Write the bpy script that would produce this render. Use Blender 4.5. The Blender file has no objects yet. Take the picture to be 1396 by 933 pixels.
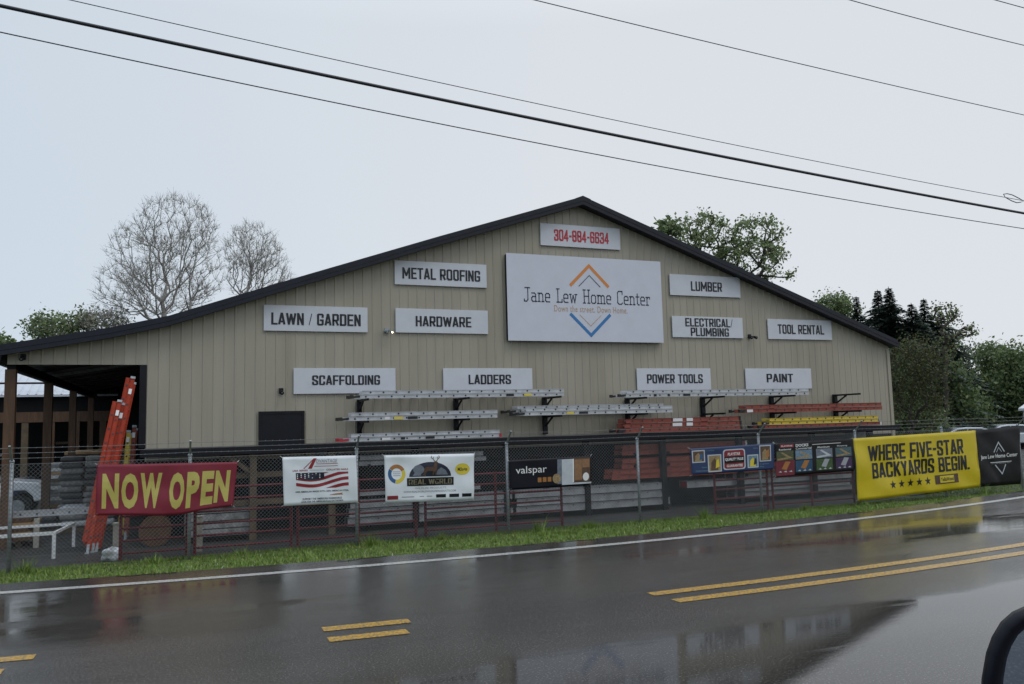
import bpy, bmesh, math, random
import numpy as np
from mathutils import Vector, Matrix
random.seed(7); rng = np.random.default_rng(7)
S = bpy.context.scene; COL = S.collection
R = math.radians

# ------------------------------------------------------------------ camera
G = 2.35                                   # eye height above the yard
F = 1107.1; YAW, PIT, ROL = R(21.879), R(5.622), R(-1.4665)
fw = Vector((math.sin(YAW)*math.cos(PIT), math.cos(YAW)*math.cos(PIT), math.sin(PIT)))
r0 = Vector((math.cos(YAW), -math.sin(YAW), 0)); u0 = r0.cross(fw)
rt = r0*math.cos(ROL)+u0*math.sin(ROL); up = -r0*math.sin(ROL)+u0*math.cos(ROL)
cam = bpy.data.cameras.new('camera'); cam.sensor_width = 36; cam.lens = F/1396*36
cam.clip_start = .05; cam.clip_end = 3000
co = bpy.data.objects.new('camera', cam); COL.objects.link(co)
co.matrix_world = Matrix(((rt.x, up.x, -fw.x, 0), (rt.y, up.y, -fw.y, 0), (rt.z, up.z, -fw.z, G), (0, 0, 0, 1)))
S.camera = co
def ray(px, py): return fw+rt*((px-698)/F)-up*((py-466.5)/F)
def at(px, py, Y):                         # point of the plane at depth Y seen at a pixel of the photo
    d = ray(px, py); d = d*(Y/d.y); return Vector((d.x, d.y, d.z+G))
def atz(px, py, Z):
    d = ray(px, py); d = d*((Z-G)/d.z); return Vector((d.x, d.y, d.z+G))

# ------------------------------------------------------------------ sky, sun, exposure
W = bpy.data.worlds.new('World'); S.world = W; W.use_nodes = True
nt = W.node_tree; N = nt.nodes; LK = nt.links
bg = N['Background']; bg.inputs[1].default_value = .1
sky = N.new('ShaderNodeTexSky'); sky.sky_type = 'NISHITA'; sky.sun_disc = False
sky.sun_elevation = R(58); sky.sun_rotation = R(150)
tc = N.new('ShaderNodeTexCoord'); sx = N.new('ShaderNodeSeparateXYZ'); LK.new(tc.outputs['Generated'], sx.inputs[0])
mr = N.new('ShaderNodeMapRange'); mr.inputs['From Min'].default_value = -.35; mr.inputs['From Max'].default_value = .45
LK.new(sx.outputs['X'], mr.inputs[0])
nz = N.new('ShaderNodeTexNoise'); nz.inputs['Scale'].default_value = 1.6; nz.inputs['Detail'].default_value = 3
LK.new(tc.outputs['Generated'], nz.inputs[0])
ad = N.new('ShaderNodeMath'); ad.operation = 'MULTIPLY_ADD'; LK.new(nz.outputs[0], ad.inputs[0]); ad.inputs[1].default_value = .35
LK.new(mr.outputs[0], ad.inputs[2])
sb = N.new('ShaderNodeMath'); sb.operation = 'SUBTRACT'; sb.inputs[1].default_value = .17; sb.use_clamp = True; LK.new(ad.outputs[0], sb.inputs[0])
mc = N.new('ShaderNodeMix'); mc.data_type = 'RGBA'
mc.inputs['A'].default_value = (5.4, 6.25, 7.1, 1); mc.inputs['B'].default_value = (6.7, 7.0, 7.4, 1)
LK.new(sb.outputs[0], mc.inputs['Factor'])
zb = N.new('ShaderNodeMapRange'); zb.inputs['From Min'].default_value = .45; zb.inputs['From Max'].default_value = 1
zb.inputs['To Min'].default_value = 1; zb.inputs['To Max'].default_value = 2.0
LK.new(sx.outputs['Z'], zb.inputs[0])
vm = N.new('ShaderNodeVectorMath'); vm.operation = 'SCALE'; LK.new(mc.outputs['Result'], vm.inputs[0]); LK.new(zb.outputs[0], vm.inputs['Scale'])
mx = N.new('ShaderNodeMix'); mx.data_type = 'RGBA'; mx.inputs['Factor'].default_value = .94     # thick rain cloud over the clear sky
LK.new(sky.outputs[0], mx.inputs['A']); LK.new(vm.outputs[0], mx.inputs['B']); LK.new(mx.outputs['Result'], bg.inputs[0])
sl = bpy.data.lights.new('sun', 'SUN'); sl.energy = .6; sl.angle = R(25); sl.color = (1, .97, .93)
so = bpy.data.objects.new('sun', sl); COL.objects.link(so); so.rotation_euler = (R(32), 0, R(30))
S.view_settings.view_transform = 'Standard'; S.view_settings.look = 'None'
S.view_settings.exposure = .15; S.view_settings.gamma = 1; S.view_settings.use_curve_mapping = False

# ------------------------------------------------------------------ materials
MC = {}
def mat(name, col, rough=.6, metal=0., var=.15, scale=6., bump=0., bscale=40., spec=.5, stretch=(1, 1, 1), emit=0., coat=0.):
    if name in MC: return MC[name]
    m = bpy.data.materials.new(name); m.use_nodes = True; t = m.node_tree; n = t.nodes; b = n['Principled BSDF']
    b.inputs['Roughness'].default_value = rough; b.inputs['Metallic'].default_value = metal
    b.inputs['Specular IOR Level'].default_value = spec; b.inputs['Coat Weight'].default_value = coat
    b.inputs['Coat Roughness'].default_value = .1
    c = (*col, 1)
    if var > 0 or bump > 0:
        g = n.new('ShaderNodeNewGeometry'); mp = n.new('ShaderNodeMapping'); mp.inputs['Scale'].default_value = stretch
        t.links.new(g.outputs['Position'], mp.inputs[0])
    if var > 0:
        no = n.new('ShaderNodeTexNoise'); no.inputs['Scale'].default_value = scale; no.inputs['Detail'].default_value = 6
        no.inputs['Roughness'].default_value = .65
        t.links.new(mp.outputs[0], no.inputs[0])
        r = n.new('ShaderNodeValToRGB'); r.color_ramp.elements[0].position = .3; r.color_ramp.elements[1].position = .72
        r.color_ramp.elements[0].color = (*[x*(1-var) for x in col], 1); r.color_ramp.elements[1].color = (*[min(1, x*(1+var)) for x in col], 1)
        t.links.new(no.outputs[0], r.inputs[0]); t.links.new(r.outputs[0], b.inputs['Base Color'])
    else: b.inputs['Base Color'].default_value = c
    if bump > 0:
        n2 = n.new('ShaderNodeTexNoise'); n2.inputs['Scale'].default_value = bscale; n2.inputs['Detail'].default_value = 4
        t.links.new(mp.outputs[0], n2.inputs[0])
        bp = n.new('ShaderNodeBump'); bp.inputs['Strength'].default_value = bump; bp.inputs['Distance'].default_value = .02
        t.links.new(n2.outputs[0], bp.inputs['Height']); t.links.new(bp.outputs[0], b.inputs['Normal'])
    if emit: b.inputs['Emission Color'].default_value = c; b.inputs['Emission Strength'].default_value = emit
    MC[name] = m; return m
M_SID = mat('beige painted steel', (.325, .298, .238), .42, 0, .1, 2.2, .03, 3, stretch=(1, 1, .09))
M_SID2 = mat('beige painted steel, newer sheet', (.338, .311, .249), .4, 0, .09, 2.6, .03, 3, stretch=(1, 1, .09)); M_SID3 = mat('beige painted steel, weathered sheet', (.312, .286, .226), .45, 0, .12, 1.9, .03, 3, stretch=(1, 1, .07))
M_ALU2 = mat('shade-darkened aluminium', (.3, .31, .325), .5, .4, .3, 5)  # darker copy of the aluminium, with the lean-to shade put into its colour
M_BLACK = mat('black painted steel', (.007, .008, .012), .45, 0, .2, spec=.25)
M_ROOF = mat('charcoal roof metal', (.009, .011, .019), .45, 0, .25, 4, spec=.3)
M_SIGN = mat('grey white sign board', (.55, .57, .62), .4, 0, .05, 3)
M_BIGS = mat('large sign board', (.56, .58, .66), .35, 0, .04, 2)
M_INK = mat('black vinyl letter', (.008, .009, .014), .4, 0, 0)
M_REDL = mat('red vinyl letter', (.42, .02, .035), .4, 0, 0)
M_NAVY = mat('slate letter', (.035, .045, .08), .4, 0, 0)
M_ORL = mat('orange stripe', (.62, .22, .04), .4, 0, 0)
M_BLUL = mat('blue stripe', (.03, .17, .42), .4, 0, 0)
M_TAN = mat('tan letter', (.47, .31, .19), .4, 0, 0)
M_ALU = mat('mill aluminium', (.47, .485, .51), .4, .5, .2, 5)
M_ALUD = mat('dark rivet', (.02, .02, .025), .5, 0, 0)
M_FIB = mat('orange fibreglass', (.31, .034, .012), .5, 0, .15, 8, spec=.2)
M_FIBD = mat('faded orange fibreglass', (.25, .068, .05), .5, 0, .2, 8, spec=.25)
M_YEL = mat('yellow fibreglass', (.58, .43, .045), .4, 0, .15, 8)
M_RUB = mat('black rubber', (.015, .015, .016), .6, 0, .2)
M_STK = mat('yellow sticker', (.65, .52, .08), .5, 0, 0)
M_WSTK = mat('white sticker', (.7, .7, .7), .5, 0, 0)
M_GALV = mat('galvanised steel', (.3, .33, .35), .45, .5, .3, 12)
M_WIRE = mat('galvanised wire', (.15, .155, .16), .5, .3, .2, 8)
M_GATE = mat('dark red gate paint', (.12, .013, .02), .4, 0, .4, 9, spec=.3)
M_WOOD = mat('brown stained timber', (.085, .042, .019), .6, 0, .4, 3, .2, 30, stretch=(4, 4, .5))
M_WOOD2 = mat('fresh sawn lumber', (.4, .25, .12), .65, 0, .3, 4)
M_WOOD3 = mat('weathered plank', (.1, .072, .042), .7, 0, .35, 4)
M_DARK = mat('interior shade black', (.008, .008, .009), .7, 0, .3, 2, spec=.2)  # near-black colour stands in for the shade inside lean-to, porch and shed
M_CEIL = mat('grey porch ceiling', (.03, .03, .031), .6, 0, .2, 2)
M_WHITE = mat('white paint', (.62, .64, .66), .4, 0, .1)
M_CONC = mat('pale timber post', (.33, .31, .27), .8, 0, .25, 9)
M_BAG = mat('white plastic bag', (.6, .62, .65), .3, 0, .15, 9)
M_SACK = mat('grey sack', (.24, .24, .24), .5, 0, .6, 9)
M_TARP = mat('dark grey tarp', (.07, .07, .075), .4, 0, .5, 3)
M_GLASS = mat('dark window glass', (.02, .028, .035), .05, 0, 0, spec=.8)
M_CARP = mat('silver car paint', (.42, .46, .5), .25, .4, .05, coat=.5)
M_CARW = mat('white vehicle paint', (.75, .78, .82), .25, 0, .05, coat=.5)
M_LAMP = mat('lit lamp', (1, .86, .55), .4, 0, 0, emit=5)
M_CABLE = mat('black cable', (.014, .016, .024), .5, 0, 0)
M_DRUM = mat('dark blue plastic', (.02, .035, .08), .4, 0, .2)
M_MIRB = mat('black mirror plastic', (.004, .005, .01), .4, 0, .1, spec=.2)
M_MIRG = mat('mirror glass', (.5, .6, .75), .02, 1, 0)

# ------------------------------------------------------------------ mesh builder
ORG = {}
def link(o): COL.objects.link(o); return o
class MB:
    def __init__(s): s.v = []; s.f = []; s.mi = []; s.k = 0
    def add(s, vs, fs, k=None):
        b = len(s.v); s.v += [tuple(v) for v in vs]; s.f += [tuple(i+b for i in f) for f in fs]; s.mi += [s.k if k is None else k]*len(fs)
    def box(s, a, b):
        x0, y0, z0 = [min(p, q) for p, q in zip(a, b)]; x1, y1, z1 = [max(p, q) for p, q in zip(a, b)]
        s.add([(x0, y0, z0), (x1, y0, z0), (x1, y1, z0), (x0, y1, z0), (x0, y0, z1), (x1, y0, z1), (x1, y1, z1), (x0, y1, z1)],
              [(3, 2, 1, 0), (4, 5, 6, 7), (0, 1, 5, 4), (1, 2, 6, 5), (2, 3, 7, 6), (3, 0, 4, 7)]); return s
    def bar(s, p, q, w, h, upv=(0, 0, 1)):
        p = Vector(p); q = Vector(q); d = (q-p).normalized(); u = Vector(upv)
        if abs(d.dot(u)) > .98: u = Vector((0, 1, 0))
        a = d.cross(u).normalized()*(w/2); b = a.cross(d).normalized()*(h/2)
        s.add([p-a-b, p+a-b, p+a+b, p-a+b, q-a-b, q+a-b, q+a+b, q-a+b],
              [(3, 2, 1, 0), (4, 5, 6, 7), (0, 1, 5, 4), (1, 2, 6, 5), (2, 3, 7, 6), (3, 0, 4, 7)]); return s
    def tube(s, pts, r, n=8, cap=True, r2=None):
        pts = [Vector(p) for p in pts]; m = len(pts); vs = []; fs = []
        for i, p in enumerate(pts):
            d = (pts[min(i+1, m-1)]-pts[max(i-1, 0)]).normalized()
            u = Vector((0, 0, 1)) if abs(d.z) < .9 else Vector((0, 1, 0))
            a = d.cross(u).normalized(); b = a.cross(d)
            rr = r if r2 is None else r+(r2-r)*i/(m-1)
            for k in range(n):
                t = 2*math.pi*k/n; vs.append(p+a*(rr*math.cos(t))+b*(rr*math.sin(t)))
        for i in range(m-1):
            for k in range(n):
                k2 = (k+1) % n; fs.append((i*n+k, i*n+k2, (i+1)*n+k2, (i+1)*n+k))
        if cap: fs.append(tuple(range(n-1, -1, -1))); fs.append(tuple((m-1)*n+k for k in range(n)))
        s.add(vs, fs); return s
    def prism(s, prof, y0, y1):              # profile in x,z swept along y
        n = len(prof); s.add([(x, y0, z) for x, z in prof]+[(x, y1, z) for x, z in prof],
            [tuple(range(n)), tuple(range(2*n-1, n-1, -1))]+[(i, i+n, (i+1) % n+n, (i+1) % n) for i in range(n)]); return s
    def prismx(s, prof, x0, x1):             # profile in y,z swept along x
        n = len(prof); s.add([(x0, y, z) for y, z in prof]+[(x1, y, z) for y, z in prof],
            [tuple(range(n-1, -1, -1)), tuple(range(n, 2*n))]+[(i, (i+1) % n, (i+1) % n+n, i+n) for i in range(n)]); return s
    def blob(s, c, r, seed=0, n=10, m=7, amp=.15):
        rr = random.Random(seed); c = Vector(c); vs = []; fs = []
        ph = [rr.uniform(0, 6.3) for _ in range(6)]
        for j in range(m+1):
            t = math.pi*j/m
            for i in range(n):
                a = 2*math.pi*i/n
                k = 1+amp*(math.sin(2*a+ph[0])*math.sin(2*t+ph[1])+.6*math.sin(3*a+ph[2]+2*t)+.5*math.sin(5*t+ph[3]))
                vs.append((c.x+r[0]*k*math.sin(t)*math.cos(a), c.y+r[1]*k*math.sin(t)*math.sin(a), c.z+r[2]*k*math.cos(t)))
        for j in range(m):
            for i in range(n):
                i2 = (i+1) % n; fs.append((j*n+i, (j+1)*n+i, (j+1)*n+i2, j*n+i2))
        s.add(vs, fs); return s
    def build(s, name, mats, parent=None, smooth=False, org=None):
        o0 = Vector(org) if org is not None else ORG.get(parent.as_pointer(), Vector()) if parent else Vector()
        me = bpy.data.meshes.new(name)
        me.from_pydata([(x-o0.x, y-o0.y, z-o0.z) for x, y, z in s.v], [], s.f)
        ms = mats if isinstance(mats, (list, tuple)) else [mats]
        for m in ms: me.materials.append(m)
        if len(ms) > 1: me.polygons.foreach_set('material_index', s.mi)
        if smooth: me.polygons.foreach_set('use_smooth', [True]*len(s.f))
        me.update()
        o = link(bpy.data.objects.new(name, me))
        if parent: o.parent = parent
        elif org is not None: o.location = o0
        ORG[o.as_pointer()] = o0
        return o
def thing(name, label, cat, loc=(0, 0, 0), group=None):
    o = link(bpy.data.objects.new(name, None)); o.location = loc; o.empty_display_size = .2
    o['label'] = label; o['category'] = cat
    if group: o['group'] = group
    ORG[o.as_pointer()] = Vector(loc); return o
def tag(o, label, cat, group=None, kind=None):
    o['label'] = label; o['category'] = cat
    if group: o['group'] = group
    if kind: o['kind'] = kind
    return o
def struct(o): o['kind'] = 'structure'; return o
def bevel(o, w=.01, n=2):
    b = o.modifiers.new('bevel', 'BEVEL'); b.width = w; b.segments = n; b.limit_method = 'ANGLE'; return o

# ------------------------------------------------------------------ lettering
def text_mesh(txt, bold=.0, slant=0., spacing=1.):
    cu = bpy.data.curves.new('t', 'FONT'); cu.body = txt; cu.offset = bold; cu.resolution_u = 3; cu.shear = slant; cu.space_character = spacing
    ob = link(bpy.data.objects.new('t', cu)); bpy.context.view_layer.update()
    me = bpy.data.meshes.new_from_object(ob.evaluated_get(bpy.context.evaluated_depsgraph_get()))
    vs = [(v.co.x, v.co.y) for v in me.vertices]; fs = [tuple(p.vertices) for p in me.polygons]
    bpy.data.objects.remove(ob); bpy.data.curves.remove(cu); bpy.data.meshes.remove(me)
    x0 = min(v[0] for v in vs); x1 = max(v[0] for v in vs); y0 = min(v[1] for v in vs); y1 = max(v[1] for v in vs)
    return [((x-x0)/(x1-x0), (y-y0)/(y1-y0)) for x, y in vs], fs
SLAB = {'J': ([[(.12, 1), (.56, 1)], [(.38, 1), (.38, .12), (.26, 0), (.04, 0), (.04, .14)]], .6),
 'a': ([[(.05, .62), (.32, .62), (.42, .52), (.42, 0), (.52, 0)], [(.42, .36), (.14, .36), (.04, .26), (.04, .1), (.14, 0), (.42, 0)]], .54),
 'n': ([[(0, .62), (.1, .62), (.1, 0)], [(0, 0), (.2, 0)], [(.1, .5), (.2, .62), (.36, .62), (.46, .5), (.46, 0)], [(.36, 0), (.56, 0)]], .58),
 'e': ([[(.04, .32), (.44, .32), (.44, .52), (.34, .62), (.14, .62), (.04, .52), (.04, .1), (.14, 0), (.43, 0)]], .5),
 'L': ([[(0, 1), (.26, 1)], [(.12, 1), (.12, 0)], [(0, 0), (.52, 0), (.52, .2)]], .56),
 'w': ([[(0, .62), (.18, .62)], [(.07, .62), (.21, 0), (.36, .55), (.51, 0), (.65, .62)], [(.54, .62), (.74, .62)]], .74),
 'H': ([[(0, 1), (.22, 1)], [(.1, 1), (.1, 0)], [(0, 0), (.22, 0)], [(.44, 1), (.66, 1)], [(.55, 1), (.55, 0)], [(.44, 0), (.66, 0)], [(.1, .52), (.55, .52)]], .68),
 'o': ([[(.14, 0), (.04, .1), (.04, .52), (.14, .62), (.36, .62), (.46, .52), (.46, .1), (.36, 0), (.14, 0)]], .52),
 'm': ([[(0, .62), (.1, .62), (.1, 0)], [(.1, .5), (.2, .62), (.32, .62), (.41, .52), (.41, 0)], [(.41, .5), (.51, .62), (.63, .62), (.72, .52), (.72, 0)], [(0, 0), (.2, 0)], [(.32, 0), (.5, 0)], [(.63, 0), (.82, 0)]], .84),
 'C': ([[(.52, .76), (.52, 1)], [(.52, .96), (.42, 1), (.16, 1), (.04, .88), (.04, .12), (.16, 0), (.42, 0), (.54, .1)]], .58),
 't': ([[(.14, .85), (.14, .1), (.22, 0), (.34, 0)], [(0, .62), (.32, .62)]], .36),
 'r': ([[(0, .62), (.1, .62), (.1, 0)], [(0, 0), (.24, 0)], [(.1, .46), (.22, .62), (.38, .62), (.38, .48)]], .4), ' ': ([], .42)}
s_, L_, R_, B_, T_, M_, c_ = .14, .07, .39, .07, .93, .5, .09
def soften(pl):                            # turn the 45 degree chamfers of a glyph into round corners
    out = [pl[0]]
    for k in range(len(pl)-1):
        a, b = pl[k], pl[k+1]; dx, dy = b[0]-a[0], b[1]-a[1]
        if abs(abs(dx)-abs(dy)) < .02 and 0 < abs(dx) < .15:
            nx = pl[k-1] if k else None; hor = nx is not None and abs(nx[1]-a[1]) < 1e-6
            c = (b[0], a[1]) if hor else (a[0], b[1])
            for f in (.33, .67): out.append(((1-f)**2*a[0]+2*f*(1-f)*c[0]+f*f*b[0], (1-f)**2*a[1]+2*f*(1-f)*c[1]+f*f*b[1]))
        out.append(b)
    return out
OCT = lambda b, t: [(L_+c_, b), (L_, b+c_), (L_, t-c_), (L_+c_, t), (R_-c_, t), (R_, t-c_), (R_, b+c_), (R_-c_, b), (L_+c_, b)]
SP = [(L_, B_), (L_, T_), (R_-c_, T_), (R_, T_-c_), (R_, M_+c_-.05), (R_-c_, M_-.05), (L_, M_-.05)]
BLOCK = {'O': ([OCT(B_, T_)], .46), '0': ([OCT(B_, T_)], .46), 'C': ([[(R_, T_-.22), (R_, T_-c_), (R_-c_, T_), (L_+c_, T_), (L_, T_-c_), (L_, B_+c_), (L_+c_, B_), (R_-c_, B_), (R_, B_+c_), (R_, B_+.22)]], .46),
 'G': ([[(R_, T_-.2), (R_, T_-c_), (R_-c_, T_), (L_+c_, T_), (L_, T_-c_), (L_, B_+c_), (L_+c_, B_), (R_-c_, B_), (R_, B_+c_), (R_, M_-.06), (.27, M_-.06)]], .46),
 'S': ([[(R_, T_-.2), (R_, T_-c_), (R_-c_, T_), (L_+c_, T_), (L_, T_-c_), (L_, M_+.12), (L_+c_, M_+.02), (R_-c_, M_-.04), (R_, M_-.13), (R_, B_+c_), (R_-c_, B_), (L_+c_, B_), (L_, B_+c_), (L_, B_+.2)]], .46),
 'A': ([[(.06, B_), (.21, T_), (.25, T_), (.4, B_)], [(.13, .27), (.33, .27)]], .46),
 'B': ([[(L_, B_), (L_, T_), (R_-c_, T_), (R_, T_-c_), (R_, M_+.1), (R_-c_, M_), (L_, M_)], [(R_-c_, M_), (R_, M_-.1), (R_, B_+c_), (R_-c_, B_), (L_, B_)]], .46),
 'D': ([[(L_, B_), (L_, T_), (R_-c_, T_), (R_, T_-c_), (R_, B_+c_), (R_-c_, B_), (L_, B_)]], .46),
 'E': ([[(R_-.03, T_), (L_, T_), (L_, B_), (R_-.03, B_)], [(L_, M_), (R_-.07, M_)]], .42), 'F': ([[(R_-.03, T_), (L_, T_), (L_, B_)], [(L_, M_-.02), (R_-.07, M_-.02)]], .41),
 'H': ([[(L_, B_), (L_, T_)], [(R_, B_), (R_, T_)], [(L_, M_), (R_, M_)]], .46), 'I': ([[(L_, B_), (L_, T_)]], .14),
 'K': ([[(L_, B_), (L_, T_)], [(R_, T_), (L_+.06, M_-.05)], [(L_+.12, M_+.04), (R_, B_)]], .46), 'L': ([[(L_, T_), (L_, B_), (R_-.04, B_)]], .4),
 'M': ([[(L_, B_), (L_, T_)], [(L_+.02, T_), (.31, .28), (.53, T_)], [(.55, T_), (.55, B_)]], .62), 'N': ([[(L_, B_), (L_, T_)], [(L_+.02, T_), (R_-.02, B_)], [(R_, B_), (R_, T_)]], .46),
 'P': ([SP], .45), 'R': ([SP, [(.24, M_-.05), (R_, B_)]], .46), 'T': ([[(.06, T_), (.38, T_)], [(.22, T_-.08), (.22, B_)]], .44),
 'U': ([[(L_, T_), (L_, B_+c_), (L_+c_, B_), (R_-c_, B_), (R_, B_+c_), (R_, T_)]], .46), 'V': ([[(.06, T_), (.22, B_), (.24, B_), (.4, T_)]], .46),
 'W': ([[(.05, T_), (.18, B_), (.33, T_-.05), (.48, B_), (.61, T_)]], .66), 'Y': ([[(.06, T_), (.22, M_-.05), (.38, T_)], [(.22, M_-.05), (.22, B_)]], .44),
 '3': ([[(L_, T_-.2), (L_, T_-c_), (L_+c_, T_), (R_-c_, T_), (R_, T_-c_), (R_, M_+.1), (R_-c_, M_), (L_+.12, M_)], [(R_-c_, M_), (R_, M_-.1), (R_, B_+c_), (R_-c_, B_), (L_+c_, B_), (L_, B_+c_), (L_, B_+.2)]], .46),
 '8': ([OCT(M_, T_), OCT(B_, M_)], .46), '6': ([[(R_, T_-.2), (R_, T_-c_), (R_-c_, T_), (L_+c_, T_), (L_, T_-c_), (L_, B_+c_), (L_+c_, B_), (R_-c_, B_), (R_, B_+c_), (R_, M_-.08), (R_-c_, M_+.02), (L_, M_+.02)]], .46),
 '4': ([[(.31, B_), (.31, T_)], [(.3, T_), (.05, .31)], [(.05, .28), (.39, .28)]], .46), '1': ([[(L_, B_), (L_, T_)]], .14), '-': ([[(.09, .46), (.2, .46)]], .28), '/': ([[(.02, .04), (.2, .96)]], .22), '.': ([[(.06, .06), (.08, .06)]], .14), ' ': ([], .2), '%': ([[(.05, .04), (.35, .96)]], .4)}
def block_strokes(txt, sw=.152):
    out = []; x = 0
    for ch in txt:
        st, w = BLOCK[ch]; k = sw*.35 if ch == '/' else sw
        for pl in map(soften, st):
            for (ax, ay), (bx, by) in zip(pl[:-1], pl[1:]):
                d = math.hypot(bx-ax, by-ay); ux, uy = (bx-ax)/d, (by-ay)/d; e = k/2 if min(abs(ux), abs(uy)) < .01 else k*.3
                out.append([(x+ax-ux*e+uy*k/2, ay-uy*e-ux*k/2), (x+bx+ux*e+uy*k/2, by+uy*e-ux*k/2), (x+bx+ux*e-uy*k/2, by+uy*e+ux*k/2), (x+ax-ux*e-uy*k/2, ay-uy*e+ux*k/2)])
        x += w+.075
    x -= .075
    cl = lambda v: max(0, min(1, v))
    return [[(a/x, cl(b)) for a, b in q] for q in out]
def slab_text(txt, sw=.085):
    vs = []; fs = []; x = 0
    for ch in txt:
        st, w = SLAB[ch]
        for pl in st:
            for (ax, ay), (bx, by) in zip(pl[:-1], pl[1:]):
                d = math.hypot(bx-ax, by-ay); ex, ey = (bx-ax)/d*sw/2, (by-ay)/d*sw/2; b = len(vs)
                vs += [(x+ax-ex+ey, ay-ey-ex), (x+bx+ex+ey, by+ey-ex), (x+bx+ex-ey, by+ey+ex), (x+ax-ex-ey, ay-ey+ex)]
                fs.append((b, b+1, b+2, b+3))
        x += w+.1
    x1 = x-.1
    return [(a/x1, b) for a, b in vs], fs
class Board:
    """a flat or hanging board: maps (s,t) in metres from its bottom left corner to the world"""
    def __init__(b, TL, TR, BL, BR, wr=0., seed=0, warp=None):
        b.c = [Vector(p) for p in (TL, TR, BL, BR)]; b.w = ((b.c[1]-b.c[0]).length+(b.c[3]-b.c[2]).length)/2
        b.h = ((b.c[0]-b.c[2]).length+(b.c[1]-b.c[3]).length)/2; b.wr = wr; b.warp = warp
        q = random.Random(seed); b.ws = [(q.uniform(1, 3.2), q.uniform(.8, 3), q.uniform(0, 6.3)) for _ in range(5)]
    def pos(b, s, t, off=0.):
        u, v = s/b.w, t/b.h
        if b.warp: u, v = b.warp(u, v)
        p = (b.c[2]*(1-u)+b.c[3]*u)*(1-v)+(b.c[0]*(1-u)+b.c[1]*u)*v
        d = 0
        if b.wr:
            for fx, fy, ph in b.ws: d += math.sin(fx*s*2.2+fy*t*3*(1 if ph > 3 else -1)+ph)
            d *= b.wr/5
            e = 1-max(0, min(1, v)); d += b.wr*.9*math.exp(-abs(u-.5*(1-v))*9)*e+b.wr*.5*math.exp(-(u+v-1)**2*60)
        return (p.x, p.y-off+d, p.z)
    def sheet(b, mb, nx=24, ny=10, th=.004):
        nx = max(nx, 1); vs = [b.pos(b.w*i/nx, b.h*j/ny) for j in range(ny+1) for i in range(nx+1)]; n = len(vs)
        vs2 = [(x, y+th, z) for x, y, z in vs]; q = nx+1
        fs = [(j*q+i, j*q+i+1, (j+1)*q+i+1, (j+1)*q+i) for j in range(ny) for i in range(nx)]
        fs2 = [(d+n, c+n, bb+n, a+n) for a, bb, c, d in fs]
        for i in range(nx): fs2 += [(i+1, i, i+n, i+1+n), (ny*q+i, ny*q+i+1, ny*q+i+1+n, ny*q+i+n)]
        for j in range(ny): fs2 += [(j*q, (j+1)*q, (j+1)*q+n, j*q+n), ((j+1)*q+nx, j*q+nx, j*q+nx+n, (j+1)*q+nx+n)]
        mb.add(vs, fs); mb.add(vs2, []); s0 = len(mb.v)-2*n
        mb.f += [tuple(i+s0 for i in f) for f in fs2]; mb.mi += [mb.k]*len(fs2)
    def flat(b, mb, vs, fs, off=.004, cut=.12):
        """map 2-D faces onto the board, cut into cells when it is wrinkled"""
        if not b.wr: mb.add([b.pos(x, y, off) for x, y in vs], fs); return
        bm = bmesh.new(); bv = [bm.verts.new((x, y, 0)) for x, y in vs]
        for f in fs:
            try: bm.faces.new([bv[i] for i in f])
            except ValueError: pass
        for ax in (0, 1):
            lo = min(v[ax] for v in vs); hi = max(v[ax] for v in vs); k = math.ceil(lo/cut)*cut
            while k < hi:
                no = (1, 0, 0) if ax == 0 else (0, 1, 0); pt = (k, 0, 0) if ax == 0 else (0, k, 0)
                bmesh.ops.bisect_plane(bm, geom=bm.verts[:]+bm.edges[:]+bm.faces[:], plane_co=pt, plane_no=no); k += cut
        bm.verts.index_update()
        mb.add([b.pos(v.co.x, v.co.y, off) for v in bm.verts], [tuple(v.index for v in f.verts) for f in bm.faces]); bm.free()
    def text(b, mb, txt, x, y, w, h, bold=.02, slant=0, off=.005, slab=False, spacing=1.):
        """x, y, w, h as fractions of the board, y from the bottom"""
        vs, fs = slab_text(txt) if slab else text_mesh(txt, bold, slant, spacing)
        b.flat(mb, [((x+a*w)*b.w, (y+c*h)*b.h) for a, c in vs], fs, off)
    def block(b, mb, txt, x, y, w, h, off=.005, sw=.152, slant=0.):
        for i, q in enumerate(block_strokes(txt, sw)):
            b.flat(mb, [((x+(a+slant*c)*w)*b.w, (y+c*h)*b.h) for a, c in q], [(0, 1, 2, 3)], off+(i % 9)*.0003)
    def rect(b, mb, x0, y0, x1, y1, off=.004):
        b.flat(mb, [(x0*b.w, y0*b.h), (x1*b.w, y0*b.h), (x1*b.w, y1*b.h), (x0*b.w, y1*b.h)], [(0, 1, 2, 3)], off)
    def poly(b, mb, pts, off=.004):
        b.flat(mb, [(x*b.w, y*b.h) for x, y in pts], [tuple(range(len(pts)))], off)
    def stroke(b, mb, pts, wd, off=.004):     # mitred polyline, width in metres
        P2 = [(x*b.w, y*b.h) for x, y in pts]; L_ = []; R_ = []
        for i, p in enumerate(P2):
            dirs = []
            if i: d = (p[0]-P2[i-1][0], p[1]-P2[i-1][1]); l = math.hypot(*d); dirs.append((d[0]/l, d[1]/l))
            if i < len(P2)-1: d = (P2[i+1][0]-p[0], P2[i+1][1]-p[1]); l = math.hypot(*d); dirs.append((d[0]/l, d[1]/l))
            nx_ = sum(-d[1] for d in dirs); ny_ = sum(d[0] for d in dirs); l = math.hypot(nx_, ny_); nx_ /= l; ny_ /= l
            k = wd/2/max(.3, (nx_*-dirs[0][1]+ny_*dirs[0][0]))
            L_.append((p[0]+nx_*k, p[1]+ny_*k)); R_.append((p[0]-nx_*k, p[1]-ny_*k))
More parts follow.
